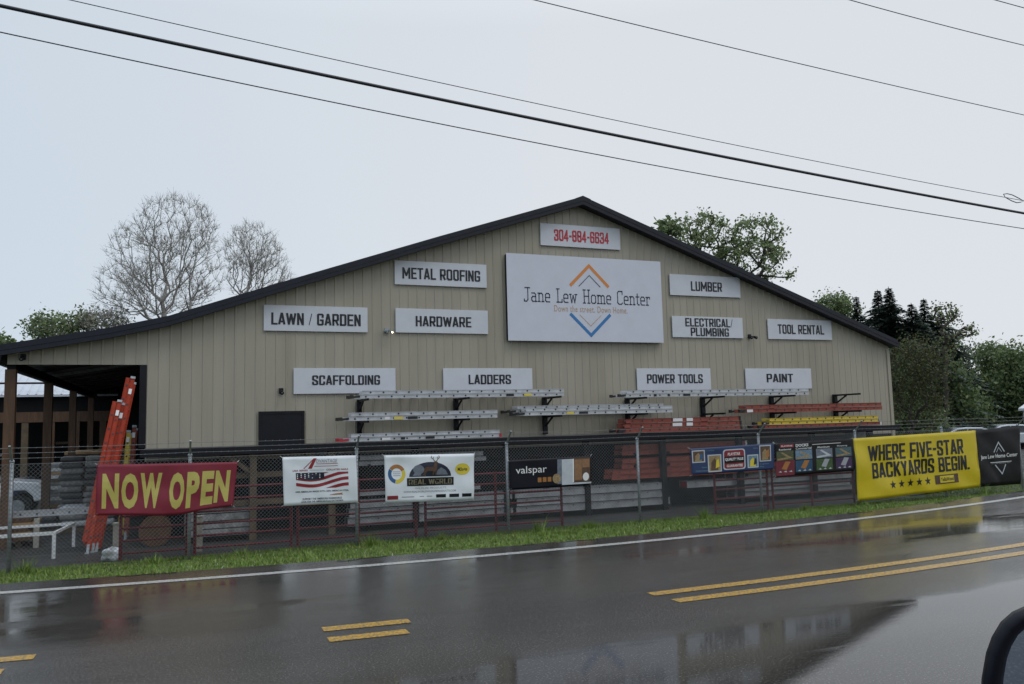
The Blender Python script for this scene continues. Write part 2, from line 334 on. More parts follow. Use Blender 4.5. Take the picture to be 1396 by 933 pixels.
        n = len(P2); b.flat(mb, L_+R_, [(i+n, i+1+n, i+1, i) for i in range(n-1)], off)
    def disc(b, mb, cx, cy, rx, ry, off=.004, n=28, a0=0, a1=2*math.pi, hole=0):
        if not hole:
            pts = [(cx+rx*math.cos(a0+(a1-a0)*i/n), cy+ry*math.sin(a0+(a1-a0)*i/n)) for i in range(n+(a1-a0 < 6.2))]; b.poly(mb, pts, off)
        else:
            vs = []
            for i in range(n+1):
                a = a0+(a1-a0)*i/n; vs += [((cx+rx*math.cos(a))*b.w, (cy+ry*math.sin(a))*b.h), ((cx+rx*hole*math.cos(a))*b.w, (cy+ry*hole*math.sin(a))*b.h)]
            b.flat(mb, vs, [(2*i+1, 2*i, 2*i+2, 2*i+3) for i in range(n)], off)
# ------------------------------------------------------------------ ground, road, verge
RZ = .55
def Yw(X):
    d = abs(X-4.8); k = .0098
    return 10.6+(k*d*d if d < 13 else k*169+2*k*13*(d-13))
def Yc(X): return Yw(X)-3.16
FY = 16.3                                  # fence line
def edge(X): return Yw(X)+.66
def gz(X, Y):
    e = edge(X); f = max(e+1.5, FY-.1)
    if Y <= e: return RZ
    if Y < f:
        t = (Y-e)/(f-e); return RZ-.03-(RZ-.03+.02)*(t**.85)
    return -.02+min(1, (Y-f)/.8)*.02
def strip(name, y0f, y1f, xs, m, n=1, dz=0., zf=None):
    mb = MB(); q = n+1; vs = []
    for x in xs:
        a, b = y0f(x), y1f(x)
        for j in range(q):
            y = a+(b-a)*j/n; vs.append((x, y, (zf(x, y) if zf else RZ)+dz))
    mb.add(vs, [(i*q+j, (i+1)*q+j, (i+1)*q+j+1, i*q+j+1) for i in range(len(xs)-1) for j in range(n)])
    return mb.build(name, m)
XS = [-300, -120, -60, -30]+[x*.75 for x in range(-26, 57)]+[60, 90, 150, 400]
# ground material: dark soil and weeds
m = mat('ground soil', (.035, .045, .018), .9, 0, .5, 2, .3, 25)
g = MB(); ys = [-200, -40, -12, -3, 0, 3]
vs = []; cols = 0
for x in XS:
    yy = [-300, -60, -12, -3, 2]+[edge(x)-.3, edge(x), edge(x)+.15]+[edge(x)+.15+(max(FY+.8, edge(x)+3)-edge(x)-.15)*k/10 for k in range(1, 11)]+[max(22, edge(x)+8), max(40, edge(x)+20), max(90, edge(x)+60), 500, 1500]
    cols = len(yy)
    for y in yy: vs.append((x, y, gz(x, y)-.012-(.1 if y < edge(x)-.2 else 0)))
g.add(vs, [(i*cols+j, (i+1)*cols+j, (i+1)*cols+j+1, i*cols+j+1) for i in range(len(XS)-1) for j in range(cols-1)])
struct(g.build('ground', m, smooth=True))
# wet asphalt: dark binder, pale stone speckle, a water film that is deep in the ruts and thin on the crown
def wet_asphalt(name, base, r_lo, r_hi, bump, rutw=.66):
    m = bpy.data.materials.new(name); m.use_nodes = True; t = m.node_tree; n = t.nodes; b = n['Principled BSDF']; L = t.links
    g = n.new('ShaderNodeNewGeometry')
    def noise(sc, st, det=5, rough=.6):
        mp = n.new('ShaderNodeMapping'); mp.inputs['Scale'].default_value = st; L.new(g.outputs['Position'], mp.inputs[0])
        x = n.new('ShaderNodeTexNoise'); x.inputs['Scale'].default_value = sc; x.inputs['Detail'].default_value = det
        x.inputs['Roughness'].default_value = rough; L.new(mp.outputs[0], x.inputs[0]); return x.outputs[0]
    def ramp(src, p0, p1, c0, c1):
        r = n.new('ShaderNodeValToRGB'); r.color_ramp.elements[0].position = p0; r.color_ramp.elements[1].position = p1
        r.color_ramp.elements[0].color = (*c0, 1); r.color_ramp.elements[1].color = (*c1, 1); L.new(src, r.inputs[0]); return r.outputs[0]
    tone = ramp(noise(.8, (.35, 1.6, 1)), .3, .7, [x*.75 for x in base], [x*1.25 for x in base])
    speck = ramp(noise(60, (1, 1, 1), 3), .52, .72, (0, 0, 0), (.16, .155, .14))
    mixs = n.new('ShaderNodeMix'); mixs.data_type = 'RGBA'; mixs.blend_type = 'ADD'; mixs.inputs['Factor'].default_value = .6
    L.new(tone, mixs.inputs['A']); L.new(speck, mixs.inputs['B']); L.new(mixs.outputs['Result'], b.inputs['Base Color'])
    film0 = noise(.55, (.3, 1.5, 1), 7, .68)
    sp = n.new('ShaderNodeSeparateXYZ'); L.new(g.outputs['Position'], sp.inputs[0])
    rut = n.new('ShaderNodeValToRGB'); e = rut.color_ramp.elements; e[0].position = 0; e[0].color = (.45, .45, .45, 1); e[1].position = 1; e[1].color = (.5, .5, .5, 1)
    for p_, v_ in ((.2, .37), (.44, .37), (.5, .55), (.57, .58), (.64, .5), (.72, .45), (.8, .45), (.88, .54)):
        q = e.new(p_); q.color = (v_, v_, v_, 1)
    yy = n.new('ShaderNodeMapRange'); yy.inputs['From Max'].default_value = 13; L.new(sp.outputs['Y'], yy.inputs[0]); L.new(yy.outputs[0], rut.inputs[0])
    fm = n.new('ShaderNodeMix'); fm.data_type = 'FLOAT'; fm.inputs['Factor'].default_value = rutw
    L.new(film0, fm.inputs['A']); L.new(rut.outputs[0], fm.inputs['B']); film = fm.outputs['Result']
    rr = n.new('ShaderNodeMapRange'); rr.inputs['From Min'].default_value = .44; rr.inputs['From Max'].default_value = .62
    rr.inputs['To Min'].default_value = r_lo; rr.inputs['To Max'].default_value = r_hi; L.new(film, rr.inputs[0]); L.new(rr.outputs[0], b.inputs['Roughness'])
    bs = n.new('ShaderNodeMapRange'); bs.inputs['From Min'].default_value = .44; bs.inputs['From Max'].default_value = .6
    bs.inputs['To Min'].default_value = bump*.025; bs.inputs['To Max'].default_value = bump; L.new(film, bs.inputs[0])
    bp = n.new('ShaderNodeBump'); bp.inputs['Distance'].default_value = .005; L.new(bs.outputs[0], bp.inputs['Strength'])
    L.new(noise(70, (1, 1, 1), 3), bp.inputs['Height'])
    b2 = n.new('ShaderNodeBump'); b2.inputs['Distance'].default_value = .01; b2.inputs['Strength'].default_value = .016
    L.new(noise(7, (.6, 1.4, 1), 3), b2.inputs['Height']); L.new(bp.outputs[0], b2.inputs['Normal']); L.new(b2.outputs[0], b.inputs['Normal'])
    b.inputs['IOR'].default_value = 1.36; b.inputs['Specular IOR Level'].default_value = .5
    return m
M_ROAD = wet_asphalt('wet asphalt road', (.036, .033, .03), .025, .2, .8)
M_YARD = wet_asphalt('wet yard asphalt', (.022, .022, .022), .5, .85, .6, 0)
struct(strip('road', lambda x: -5.5, edge, XS, M_ROAD, 4))
struct(strip('yard', lambda x: max(FY+.35, edge(x)+4), lambda x: max(75, edge(x)+40), [x for x in XS if -130 < x < 100], M_YARD, 6, .004, gz))
def worn(name, col, thr):
    m = bpy.data.materials.new(name); m.use_nodes = True; t = m.node_tree; n = t.nodes; b = n['Principled BSDF']; L = t.links
    g = n.new('ShaderNodeNewGeometry'); x = n.new('ShaderNodeTexNoise'); x.inputs['Scale'].default_value = 38; x.inputs['Detail'].default_value = 6; x.inputs['Roughness'].default_value = .8
    L.new(g.outputs['Position'], x.inputs[0]); r = n.new('ShaderNodeValToRGB'); r.color_ramp.elements[0].position = thr; r.color_ramp.elements[1].position = thr+.07
    r.color_ramp.elements[0].color = (.07, .064, .055, 1); r.color_ramp.elements[1].color = (*col, 1)
    L.new(x.outputs[0], r.inputs[0]); L.new(r.outputs[0], b.inputs['Base Color']); b.inputs['Roughness'].default_value = .3
    return m
M_WL = worn('worn white road paint', (.46, .46, .45), .43); M_YL = worn('worn yellow road paint', (.6, .33, .016), .46)
M_YF = worn('faded yellow road paint', (.3, .17, .03), .6)
struct(strip('edge_line', lambda x: Yw(x)-.08, lambda x: Yw(x)+.08, XS, M_WL, 1, .004))
def rng_x(a, b, n=14): return [a+(b-a)*i/n for i in range(n+1)]
for nm, d0, d1, mm in (('centre_line', -6., -1.12, M_YL), ('centre_line', 1.15, 1.93, M_YL), ('centre_line', 4.45, 60, M_YL)):
    struct(strip(nm, lambda x: Yc(x)-.08, lambda x: Yc(x)+.08, rng_x(d0, d1, 40), mm, 1, .004))
for nm, d0, d1, mm in (('centre_line', -6., -1.28, M_YL), ('centre_line', 1.14, 1.82, M_YL), ('centre_line', 4.5, 60, M_YL)):
    struct(strip(nm, lambda x: Yc(x)-.08-.38, lambda x: Yc(x)+.08-.38, rng_x(d0, d1, 40), mm, 1, .004))
# grass verge: soil strip + blades
M_VERGE = mat('verge soil', (.06, .085, .016), .9, 0, .5, 5, .4, 30)
struct(strip('grass_verge', lambda x: edge(x)+.04+.1*math.sin(x*2.1)+.07*math.sin(x*5.3)+.05*math.sin(x*11.7), lambda x: max(FY+.5, edge(x)+4.2), [x*.1 for x in range(-150, 400)], M_VERGE, 14, .004, gz))
def blades():
    n = 95000
    X = rng.uniform(-6, 27, n); t = rng.random(n)**1.1
    Y0 = np.array([edge(x) for x in X]); e0 = Y0+.05+.1*np.sin(X*2.1)+.07*np.sin(X*5.3)+.05*np.sin(X*11.7)
    Y = e0+(np.maximum(FY+.35, Y0+4)-e0)*t
    Z = np.array([gz(x, y) for x, y in zip(X, Y)])
    cl = .5+.5*np.sin(X*1.7+np.sin(Y*2.3)*1.5)*np.sin(Y*2.9+X*.6)
    near_f = np.exp(-((Y-FY)/.25)**2)
    H = (.025+.04*rng.random(n))*(.5+.9*cl)*(1+1.1*near_f*rng.random(n)**2)*np.where(Y-e0 < .3, .6, 1)
    bald = (np.sin(X*2.1+1.3*np.sin(Y*1.9))+np.sin(X*5.3+Y*4.1)*.7 < -.75+1.1*np.exp(-(Y-e0)/.35)-.35) & (rng.random(n) < .85); H = np.where(bald, H*.25, H)
    wx = np.array([at(p_, 720, FY-.1).x for p_ in (35, 210, 330, 505, 512, 600, 735, 800, 806, 960, 1100, 1180, 1345, 1372)])
    m_ = 1400; jj = rng.integers(0, len(wx), m_); X[:m_] = wx[jj]+rng.normal(size=m_)*.09; Y[:m_] = FY-.12+rng.normal(size=m_)*.07; Z[:m_] = -.02
    H[:m_] = (.1+.22*rng.random(m_))*np.where(jj % 3 == 0, 1.3, .8)*np.exp(-((X[:m_]-wx[jj])/.16)**2)
    a = rng.uniform(0, 6.283, n); w = .006+.006*rng.random(n); lean = H*rng.uniform(.2, .9, n); la = rng.uniform(0, 6.283, n)
    v = np.empty((n, 3, 3)); v[:, 0] = np.stack([X-w*np.cos(a), Y-w*np.sin(a), Z], 1); v[:, 1] = np.stack([X+w*np.cos(a), Y+w*np.sin(a), Z], 1)
    v[:, 2] = np.stack([X+lean*np.cos(la), Y+lean*np.sin(la), Z+H], 1)
    me = bpy.data.meshes.new('grass'); me.from_pydata(v.reshape(-1, 3).tolist(), [], np.arange(3*n).reshape(-1, 3).tolist())
    ms = [mat('grass blade', (.145, .235, .03), .5, 0, .35, 3), mat('grass blade dark', (.075, .135, .018), .5, 0, .3, 3), mat('dry grass blade', (.2, .2, .06), .6, 0, .3, 3), mat('clover flower', (.5, .5, .42), .7, 0, .1)]
    for m in ms: me.materials.append(m)
    k = rng.random(n); mi = np.where(k < .55, 0, np.where(k < .86, 1, 2)); mi[(k > .985) & (np.sin(X*.9)+np.sin(X*2.3+Y) > .2)] = 3
    me.polygons.foreach_set('material_index', mi.astype(int).tolist()); me.update()
    vv = me.vertices
    o = link(bpy.data.objects.new('grass', me)); o['label'] = 'short green grass with white clover on the verge by the fence'; o['category'] = 'grass'; o['kind'] = 'stuff'
blades()

# ------------------------------------------------------------------ the store
FA = 19.65; XL, XR = -3.64, 20.9; DEP = 26.
HZ = lambda z: z+G
roofp = [(x*.982, HZ(z*.982)) for x, z in ((-4.0, 1.80), (-1.58, 2.27), (-.4, 2.56), (2.32, 3.52), (5.98, 4.78), (10.13, 6.16), (21.36, 2.31))]   # top edge of the rake
def rtop(x):
    for (a, za), (b, zb) in zip(roofp[:-1], roofp[1:]):
        if x <= b: return za+(zb-za)*(x-a)/(b-a)
    return roofp[-1][1]
store = thing('store_building', 'long beige metal sided store with dark gabled roof and open porch at its left', 'store', (8.6, FA, 0))
w = MB(); sp = .2286; x = XL+.14
LT_Z = HZ(-.36)
def wall_lo(x): return HZ(1.465) if x < -.84 else LT_Z-.3
prof = [(0, 0), (.150, 0), (.166, -.013), (.186, -.013), (.202, 0), (.2286, 0)]
pts = []
while x < XR:
    pts += [(x+a, b) for a, b in prof[:-1]]; x += sp
pts = [p for p in pts if p[0] < XR]+[(XR, 0)]
i = 0
out = []
for p in pts:
    if out and out[-1][0] < -.84 <= p[0]: out.append((-.8401, p[1])); out.append((-.84, p[1]))
    if out and out[-1][0] < 9.948 <= p[0]: out.append((9.948, p[1]))
    out.append(p)
for (xa, ya), (xb, yb) in zip(out[:-1], out[1:]):
    if xb-xa < .001: continue
    lo = wall_lo((xa+xb)/2); w.k = (0, 1, 0, 2, 0, 2, 1, 0, 0, 1, 2)[int((xa+5)/.9144)*7 % 11]
    w.add([(xa, FA+ya, lo), (xb, FA+yb, lo), (xb, FA+yb, rtop(xb)-.16), (xa, FA+ya, rtop(xa)-.16)], [(0, 1, 2, 3)])
w.build('wall', [M_SID, M_SID2, M_SID3], store)
b = MB(); b.box((XR-.02, FA+.03, 0), (XR+.0, FA+DEP, HZ(2.2))); b.build('side_wall', M_SID, store)
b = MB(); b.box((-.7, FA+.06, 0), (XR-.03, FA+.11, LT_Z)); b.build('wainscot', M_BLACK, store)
b = MB(); b.box((-.84, FA+.05, 0), (-.72, FA+.2, HZ(1.46))); b.box((-.72, FA+.06, LT_Z+.0), (-.6, FA+.12, HZ(1.46))); b.bar((-.9, FA-.03, LT_Z), (-.9, FA-.03, HZ(1.46)), .14, .0+.03); 
b.build('opening_jamb', M_BLACK, store)
# corner trim strips (beige) and right eave return
b = MB(); b.box((XR-.1, FA-.035, 0.4), (XR+.02, FA+.03, HZ(2.0))); b.build('corner_trim', M_SID, store)
# roof: thick slab following the gable line, ribbed top
rf = MB()
top = [(a, z) for a, z in roofp]
n = len(top)
for (xa, za), (xb, zb) in zip(top[:-1], top[1:]):
    rf.add([(xa, FA-.32, za), (xb, FA-.32, zb), (xb, FA+DEP, zb), (xa, FA+DEP, za), (xa, FA-.32, za-.1), (xb, FA-.32, zb-.1), (xb, FA+DEP, zb-.1), (xa, FA+DEP, za-.1)],
           [(0, 1, 2, 3), (7, 6, 5, 4), (0, 4, 5, 1), (3, 2, 6, 7)]+([(0, 3, 7, 4)] if xa == top[0][0] else [])+([(1, 5, 6, 2)] if xb == top[-1][0] else []))
roof = rf.build('roof', M_ROOF, store)
f = MB()
for (xa, za), (xb, zb) in zip(top[:-1], top[1:]):
    for y, h0, h1 in ((FA-.352, -.11, .015), (FA-.345, -.21, -.115)):
        f.add([(xa, y, za+h0), (xb, y, zb+h0), (xb, y, zb+h1), (xa, y, za+h1), (xa, y+.03, za+h0), (xb, y+.03, zb+h0), (xb, y+.03, zb+h1), (xa, y+.03, za+h1)],
              [(0, 1, 2, 3), (3, 2, 6, 7), (4, 5, 1, 0), (5, 4, 7, 6)])
    y0 = FA-.3; f.add([(xa, y0, za-.2), (xb, y0, zb-.2), (xb, FA+.02, zb-.18), (xa, FA+.02, za-.18)], [(0, 1, 2, 3)])
f.build('rake_trim', M_ROOF, roof)
c = MB(); c.prism([(9.72, HZ(5.98)), (9.948, HZ(6.062)), (10.18, HZ(5.99)), (10.18, HZ(6.005)), (9.948, HZ(6.085)), (9.72, HZ(5.995))], FA-.34, FA+DEP); c.build('ridge_cap', M_ROOF, roof)
gt = MB(); gt.prism([(20.98, HZ(2.08)), (21.06, HZ(2.08)), (21.08, HZ(2.22)), (20.98, HZ(2.22))], FA-.3, FA+DEP)
gt.prism([(-4.08, HZ(1.62)), (-3.93, HZ(1.6)), (-3.93, HZ(1.74)), (-4.1, HZ(1.76))], FA-.34, FA+DEP); gt.build('gutter', M_ROOF, roof)
# dark door panel
d = MB(); p0 = at(354, 611, FA); p1 = at(413, 562, FA); d.box((p0.x+.03, FA-.06, 1.2), (p1.x-.03, FA-.03, p1.z-.03)); door = d.build('door', M_BLACK, store)
d = MB()
for a_, b_ in (((p0.x-.03, FA-.075, 1.2), (p0.x+.027, FA+.0, p1.z+.03)), ((p1.x-.027, FA-.075, 1.2), (p1.x+.03, FA+.0, p1.z+.03)), ((p0.x+.029, FA-.075, p1.z-.027), (p1.x-.029, FA+.0, p1.z+.03))): d.box(a_, b_)
d.build('door_frame', M_BLACK, door)
# lean-to over the lower racks
LY = 18.25
l = MB(); l.prismx([(FA+.02, LT_Z-.02), (FA+.02, LT_Z-.07), (LY, LT_Z-.09), (LY, LT_Z-.04)], -.85, 19.6); lt = l.build('lean_to_roof', M_ROOF, store)
l = MB(); l.box((-.87, LY-.03, LT_Z-.17), (19.62, LY-.002, LT_Z-.02)); l.build('fascia', M_BLACK, lt)
for px in (345, 452, 566, 690, 800, 905, 1010, 1110, 1190):
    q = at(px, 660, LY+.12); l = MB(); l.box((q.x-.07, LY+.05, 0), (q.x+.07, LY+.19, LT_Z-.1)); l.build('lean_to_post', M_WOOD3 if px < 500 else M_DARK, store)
    if px in (345, 452):
        l = MB(); l.bar((q.x-.6, LY+.12, LT_Z-.14), (q.x, LY+.12, LT_Z-.6), .05, .09); l.build('brace', M_WOOD3, store)
for z, px0, px1 in ((1.95-.26, 300, 420), (1.3, 300, 420), (.72, 270, 450)):
    a_, b_ = at(px0, 650, LY+.3), at(px1, 650, LY+.3); l = MB(); l.box((a_.x, LY+.21, z), (b_.x, LY+.26, z+.12)); l.build('shelf_beam', M_WOOD3, store)
# shelf arms that carry the lower stacks
for z in (.14, .78, 1.18, 1.48):
    for px in (500, 566, 640, 690, 740, 800, 860, 905, 960, 1010, 1060, 1110, 1150):
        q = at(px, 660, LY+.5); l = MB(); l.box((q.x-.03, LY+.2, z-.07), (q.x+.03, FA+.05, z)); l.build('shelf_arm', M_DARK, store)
# porch
PZ = HZ(1.465)
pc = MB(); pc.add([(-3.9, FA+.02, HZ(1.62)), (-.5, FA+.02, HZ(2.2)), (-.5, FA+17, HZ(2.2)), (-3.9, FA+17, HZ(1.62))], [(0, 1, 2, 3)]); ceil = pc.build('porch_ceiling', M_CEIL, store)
for k in range(9):
    y = FA+1.2+k*1.8; q = MB(); q.bar((-3.85, y, HZ(1.58)), (-.5, y, HZ(2.15)), .05, .07); q.build('purlin', M_GALV if k in (1, 3) else M_CEIL, ceil)
pb = MB(); pb.box((-3.62, FA+.03, PZ+.0), (-.84, FA+.09, PZ+.2)); pb.build('porch_beam', M_DARK, store)
pb = MB(); pb.box((-3.52, FA+.1, HZ(1.36)), (-3.36, FA+17, HZ(1.55))); pb.build('porch_beam', M_DARK, store)
for k, y in enumerate((FA+.16, 24.9, 30.0, 35.4)):
    q = MB(); q.box((-3.55, y-.09, 0), (-3.35, y+.09, HZ(1.37))); q.build('porch_post', M_WOOD, store)
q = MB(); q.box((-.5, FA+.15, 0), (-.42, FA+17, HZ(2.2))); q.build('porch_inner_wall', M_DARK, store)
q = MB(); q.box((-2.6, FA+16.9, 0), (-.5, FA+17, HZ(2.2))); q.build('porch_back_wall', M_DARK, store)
# ------------------------------------------------------------------ signs on the gable wall
def wall_sign(label, u, v, lines, ink=None, name='wall_sign', cat='sign'):
    x0 = u; z1 = v+G; w_, h_ = 2.4384, .6096; Y = FA-.06
    t = thing(name, label, cat, (x0+w_/2, Y, z1-h_), 'grey department signs on the store wall')
    b = MB(); b.box((x0, Y, z1-h_), (x0+w_, Y+.03, z1)); bevel(b.build('panel', M_SIGN, t), .004, 1)
    f = MB()
    for a_, c_ in (((x0+.2, Y+.032, z1-h_+.05), (x0+.25, FA+.0, z1-.05)), ((x0+w_-.25, Y+.032, z1-h_+.05), (x0+w_-.2, FA+.0, z1-.05))): f.box(a_, c_)
    f.build('batten', M_BLACK, t)
    B = Board((x0, Y, z1), (x0+w_, Y, z1), (x0, Y, z1-h_), (x0+w_, Y, z1-h_)); m = MB()
    for txt, xa, xb, ya, yb in lines:
        m = MB(); B.block(m, txt, xa, ya, xb-xa, yb-ya); m.build('lettering', ink or M_INK, t)
row3 = 1.39
wall_sign('grey sign with red phone number 304-884-6634 under the roof peak', 8.77, 5.315, [('304-884-6634', .165, .85, .24, .76)], M_REDL)
wall_sign('grey sign reading METAL ROOFING upper left of the large sign', 4.765, 4.092, [('METAL ROOFING', .08, .925, .25, .72)])
wall_sign('grey sign reading HARDWARE beside the lit floodlight', 4.775, 2.885, [('HARDWARE', .21, .81, .27, .70)])
wall_sign('grey sign reading LAWN / GARDEN near the left roof slope', 1.64, 2.875, [('LAWN / GARDEN', .07, .93, .24, .71)])
wall_sign('grey sign reading SCAFFOLDING above the left ladder rack', 2.32, row3, [('SCAFFOLDING', .175, .84, .34, .72)])
wall_sign('grey sign reading LADDERS above the left ladder rack', 5.98, row3, [('LADDERS', .275, .75, .33, .73)])
wall_sign('grey sign reading POWER TOOLS above the right ladder rack', 11.57, row3, [('POWER TOOLS', .13, .885, .31, .73)])
wall_sign('grey sign reading PAINT above the right ladder rack', 15.23, row3, [('PAINT', .31, .71, .32, .74)])
wall_sign('grey sign reading LUMBER under the right roof slope', 12.77, 4.1, [('LUMBER', .29, .73, .24, .70)])
wall_sign('grey two line sign reading ELECTRICAL/PLUMBING', 12.79, 2.89, [('ELECTRICAL/', .18, .85, .52, .92), ('PLUMBING', .25, .79, .07, .47)])
wall_sign('grey sign reading TOOL RENTAL at the right end of the wall', 16.14, 2.885, [('TOOL RENTAL', .15, .87, .27, .74)])
u, v, w_, h_ = 7.7215, 4.4154, 4.6916, 2.3110
Y = FA-.17; z1 = v+G
t = thing('main_sign', 'large grey white sign reading Jane Lew Home Center with orange and blue chevrons', 'sign', (u+w_/2, Y, z1-h_))
b = MB(); b.box((u+.02, Y+.012, z1-h_+.02), (u+w_-.02, FA+.0, z1-.02)); b.build('cabinet', M_BLACK, t)
b = MB(); b.box((u, Y, z1-h_), (u+w_, Y+.01, z1)); b.build('face', M_BIGS, t)
B = Board((u, Y, z1), (u+w_, Y, z1), (u, Y, z1-h_), (u+w_, Y, z1-h_))
m = MB(); B.text(m, 'Jane Lew Home Center', .1, .455, .815, .155, slab=True); m.build('lettering', M_NAVY, t)
m = MB(); B.text(m, 'Down the street. Down Home.', .285, .345, .475, .075, .0, spacing=1.12); m.build('tagline', M_TAN, t)
m = MB(); B.stroke(m, [(.39, .655), (.515, .9), (.64, .655)], .085); m.build('orange_chevron', M_ORL, t)
m = MB(); B.stroke(m, [(.445, .65), (.515, .785), (.585, .65)], .022); m.build('thin_chevron', M_NAVY, t)
m = MB(); B.stroke(m, [(.385, .325), (.515, .075), (.645, .325)], .085); m.build('blue_chevron', M_BLUL, t)
m = MB(); B.stroke(m, [(.445, .315), (.515, .185), (.585, .315)], .018); m.build('thin_chevron', M_TAN, t)

# wall lights
def wall_light(px, py, label, lit=False, twin=True, Y=FA, drop=.0):
    p = at(px, py, Y); t = thing('wall_light', label, 'light', p, 'lights on the store wall')
    b = MB(); b.box((p.x-.05, Y-.05, p.z-.06), (p.x+.05, Y-.005, p.z+.06)); b.build('mount', M_BLACK if not lit else M_GALV, t)
    for s in ((-1, 1) if twin else (0,)):
        b = MB(); b.tube([(p.x+s*.04, Y-.05, p.z), (p.x+s*.075, Y-.13, p.z-.02)], .015, 6); c = (p.x+s*.075, Y-.13, p.z-.02)
        b.tube([c, (c[0]+s*.01, c[1]-.11, c[2]-.045)], .03, 10, True, .045); h = b.build('head', M_GALV if lit else M_BLACK, t)
        b = MB(); b.blob((c[0]+s*.011, c[1]-.112, c[2]-.046), (.022, .012, .022), 1, 10, 6, 0); b.build('lamp_face', M_LAMP if lit and s > 0 else M_GLASS, h)
wall_light(527, 451, 'lit twin floodlight head left of the HARDWARE sign', True)
wall_light(1021, 459, 'dark twin floodlight between ELECTRICAL and TOOL RENTAL signs')
wall_light(383, 533, 'small dark wall light above the black door', False, False)
wall_light(32, 487, 'small pale security light at the left eave', False, False)

# ------------------------------------------------------------------ ladders, planks
def local_thing(name, label, cat, group):
    t = thing(name, label, cat, (0, 0, 0), group); return t
RUNG = {}
def ladder(label, group, L, nsec=2, rail=M_ALU, rung=M_ALU, rh=.085, wid=.42, feet=True, sticker=None, name='extension_ladder', step=.305, cap=M_RUB, boot=None):
    t = local_thing(name, label, 'ladder', group)
    for s in range(nsec):
        zo = s*(rh+.014); xo = s*.12; yo = s*.035
        for side in (0, 1):
            y = yo if side == 0 else yo+(wid-2*yo)
            sg = 1 if side == 0 else -1
            b = MB(); b.box((xo, y, zo), (xo+L-s*.1, y+sg*.006, zo+rh))
            b.box((xo, y-sg*.012, zo), (xo+L-s*.1, y-sg*.0005, zo+.008)); b.box((xo, y-sg*.012, zo+rh-.008), (xo+L-s*.1, y-sg*.0005, zo+rh))
            b.k = 1; x = xo+.2
            while x < xo+L-s*.1-.1:
                b.tube([(x, y+sg*.001, zo+rh/2), (x, y-sg*.008, zo+rh/2)], .021, 8); x += step
            b.build('rail', [rail, M_ALUD], t)
        x = xo+.2; key = (round(wid-2*yo, 3), rung.name)
        while x < xo+L-s*.1-.1:
            if key not in RUNG:
                b = MB(); b.tube([(0, .006, 0), (0, wid-2*yo-.006, 0)], .016, 6, False); r = b.build('rung', rung, t); RUNG[key] = r.data
            else: r = link(bpy.data.objects.new('rung', RUNG[key])); r.parent = t
            r.location = (x, yo, zo+rh/2); x += step
    if feet:
        for y in (-.01, wid+.01):
            b = MB(); b.bar((-.13, y, rh*.35), (.06, y, rh*.6), .03, .05); b.box((-.17, y-.035, rh*.1), (-.1, y+.035, rh*.95)); b.build('foot', M_GALV if cap is None else cap, t)
    if boot:
        for y in (0, wid):
            b = MB(); b.box((L-.0, y-.02, -.005), (L+.05, y+.02, rh+.005)); b.build('end_boot', boot, t)
    if sticker:
        for f0, m_, w_ in sticker:
            b = MB(); b.box((L*f0, -.0155, .012), (L*f0+w_, -.0125, rh-.012)); b.build('sticker', m_, t)
    return t
def lie(t, px0, px1, pyb, Yn, z=None, dx=0):
    """lay it with its near rail at depth Yn, its left end at px0 and its lower edge at height z or pixel pyb"""
    p = at(px0, pyb, Yn); t.location = (p.x+dx, Yn, z if z is not None else p.z); return t
def span(px0, px1, py, Yn): return at(px1, py, Yn).x-at(px0, py, Yn).x
RG = 'ladders stored on the wall racks'
RY = 18.8
ZA = at(620, 542, RY).z; ZB = at(570, 572, RY).z; ZD = at(800, 565, RY).z; ZE = at(980, 540, RY).z; ZG = at(1100, 561, RY).z
LTt = lambda y: LT_Z-.03
st = [(.4, M_WSTK, .2), (.52, M_STK, .22), (.62, M_INK, .3), (.75, M_WSTK, .12)]
lie(ladder('long aluminium ladder on the top left rack under the LADDERS sign', RG, span(487, 769, 537, RY), 2, sticker=[(.7, M_INK, .2), (.79, M_STK, .2)]), 487, 0, 542, RY, ZA)
lie(ladder('second aluminium ladder lying behind the one under the LADDERS sign', RG, 4.2, 2, feet=False), 505, 0, 542, RY+.46, ZA)
lie(ladder('aluminium ladder on the middle arms of the left rack', RG, span(472, 678, 567, RY), 2, rh=.088, sticker=[(.3, M_STK, .22), (.39, M_INK, .24), (.24, M_WSTK, .12)]), 472, 0, 572, RY, ZB)
lie(ladder('aluminium ladder with red end boots on the left lean-to roof edge', RG, span(472, 680, 602, RY), 2, rh=.08, sticker=[(.34, M_INK, .1), (.5, M_INK, .22), (.22, M_WSTK, .2)], boot=M_REDL, cap=M_REDL), 472, 0, 607, RY-.1, LTt(RY)+.035)
lie(ladder('aluminium ladder at the back of the middle rack below LADDERS sign', RG, span(700, 905, 553, RY+.35), 2), 700, 0, 565, RY+.35, ZD+.07)
lie(ladder('aluminium ladder at the front of the middle rack with yellow sticker', RG, span(712, 917, 560, RY-.1), 2, sticker=[(.28, M_STK, .2), (.36, M_INK, .25)], wid=.4), 712, 0, 565, RY-.1, ZD)
lie(ladder('aluminium ladder on the top right rack under POWER TOOLS sign', RG, span(850, 1103, 533, RY), 2, sticker=[(.15, M_INK, .08), (.22, M_INK, .05), (.3, M_INK, .22)]), 850, 0, 541, RY, ZE)
for k, lb in enumerate(('bottom orange fibreglass ladder of the stack of three left of the yellow one', 'middle orange fibreglass ladder of the stack of three left of the yellow one', 'top orange fibreglass ladder of the stack of three left of the yellow one')):
    lie(ladder(lb, 'orange ladders stacked on the lean-to roof', span(850, 1010, 585, RY)-.06*k, 1, M_FIBD, M_ALU, .108, feet=k == 0, sticker=[(.4, M_WSTK, .3), (.52, M_WSTK, .2)] if k else None, boot=M_RUB), 850, 0, 590, RY, LTt(RY)+.03+k*.125, dx=.04*k)
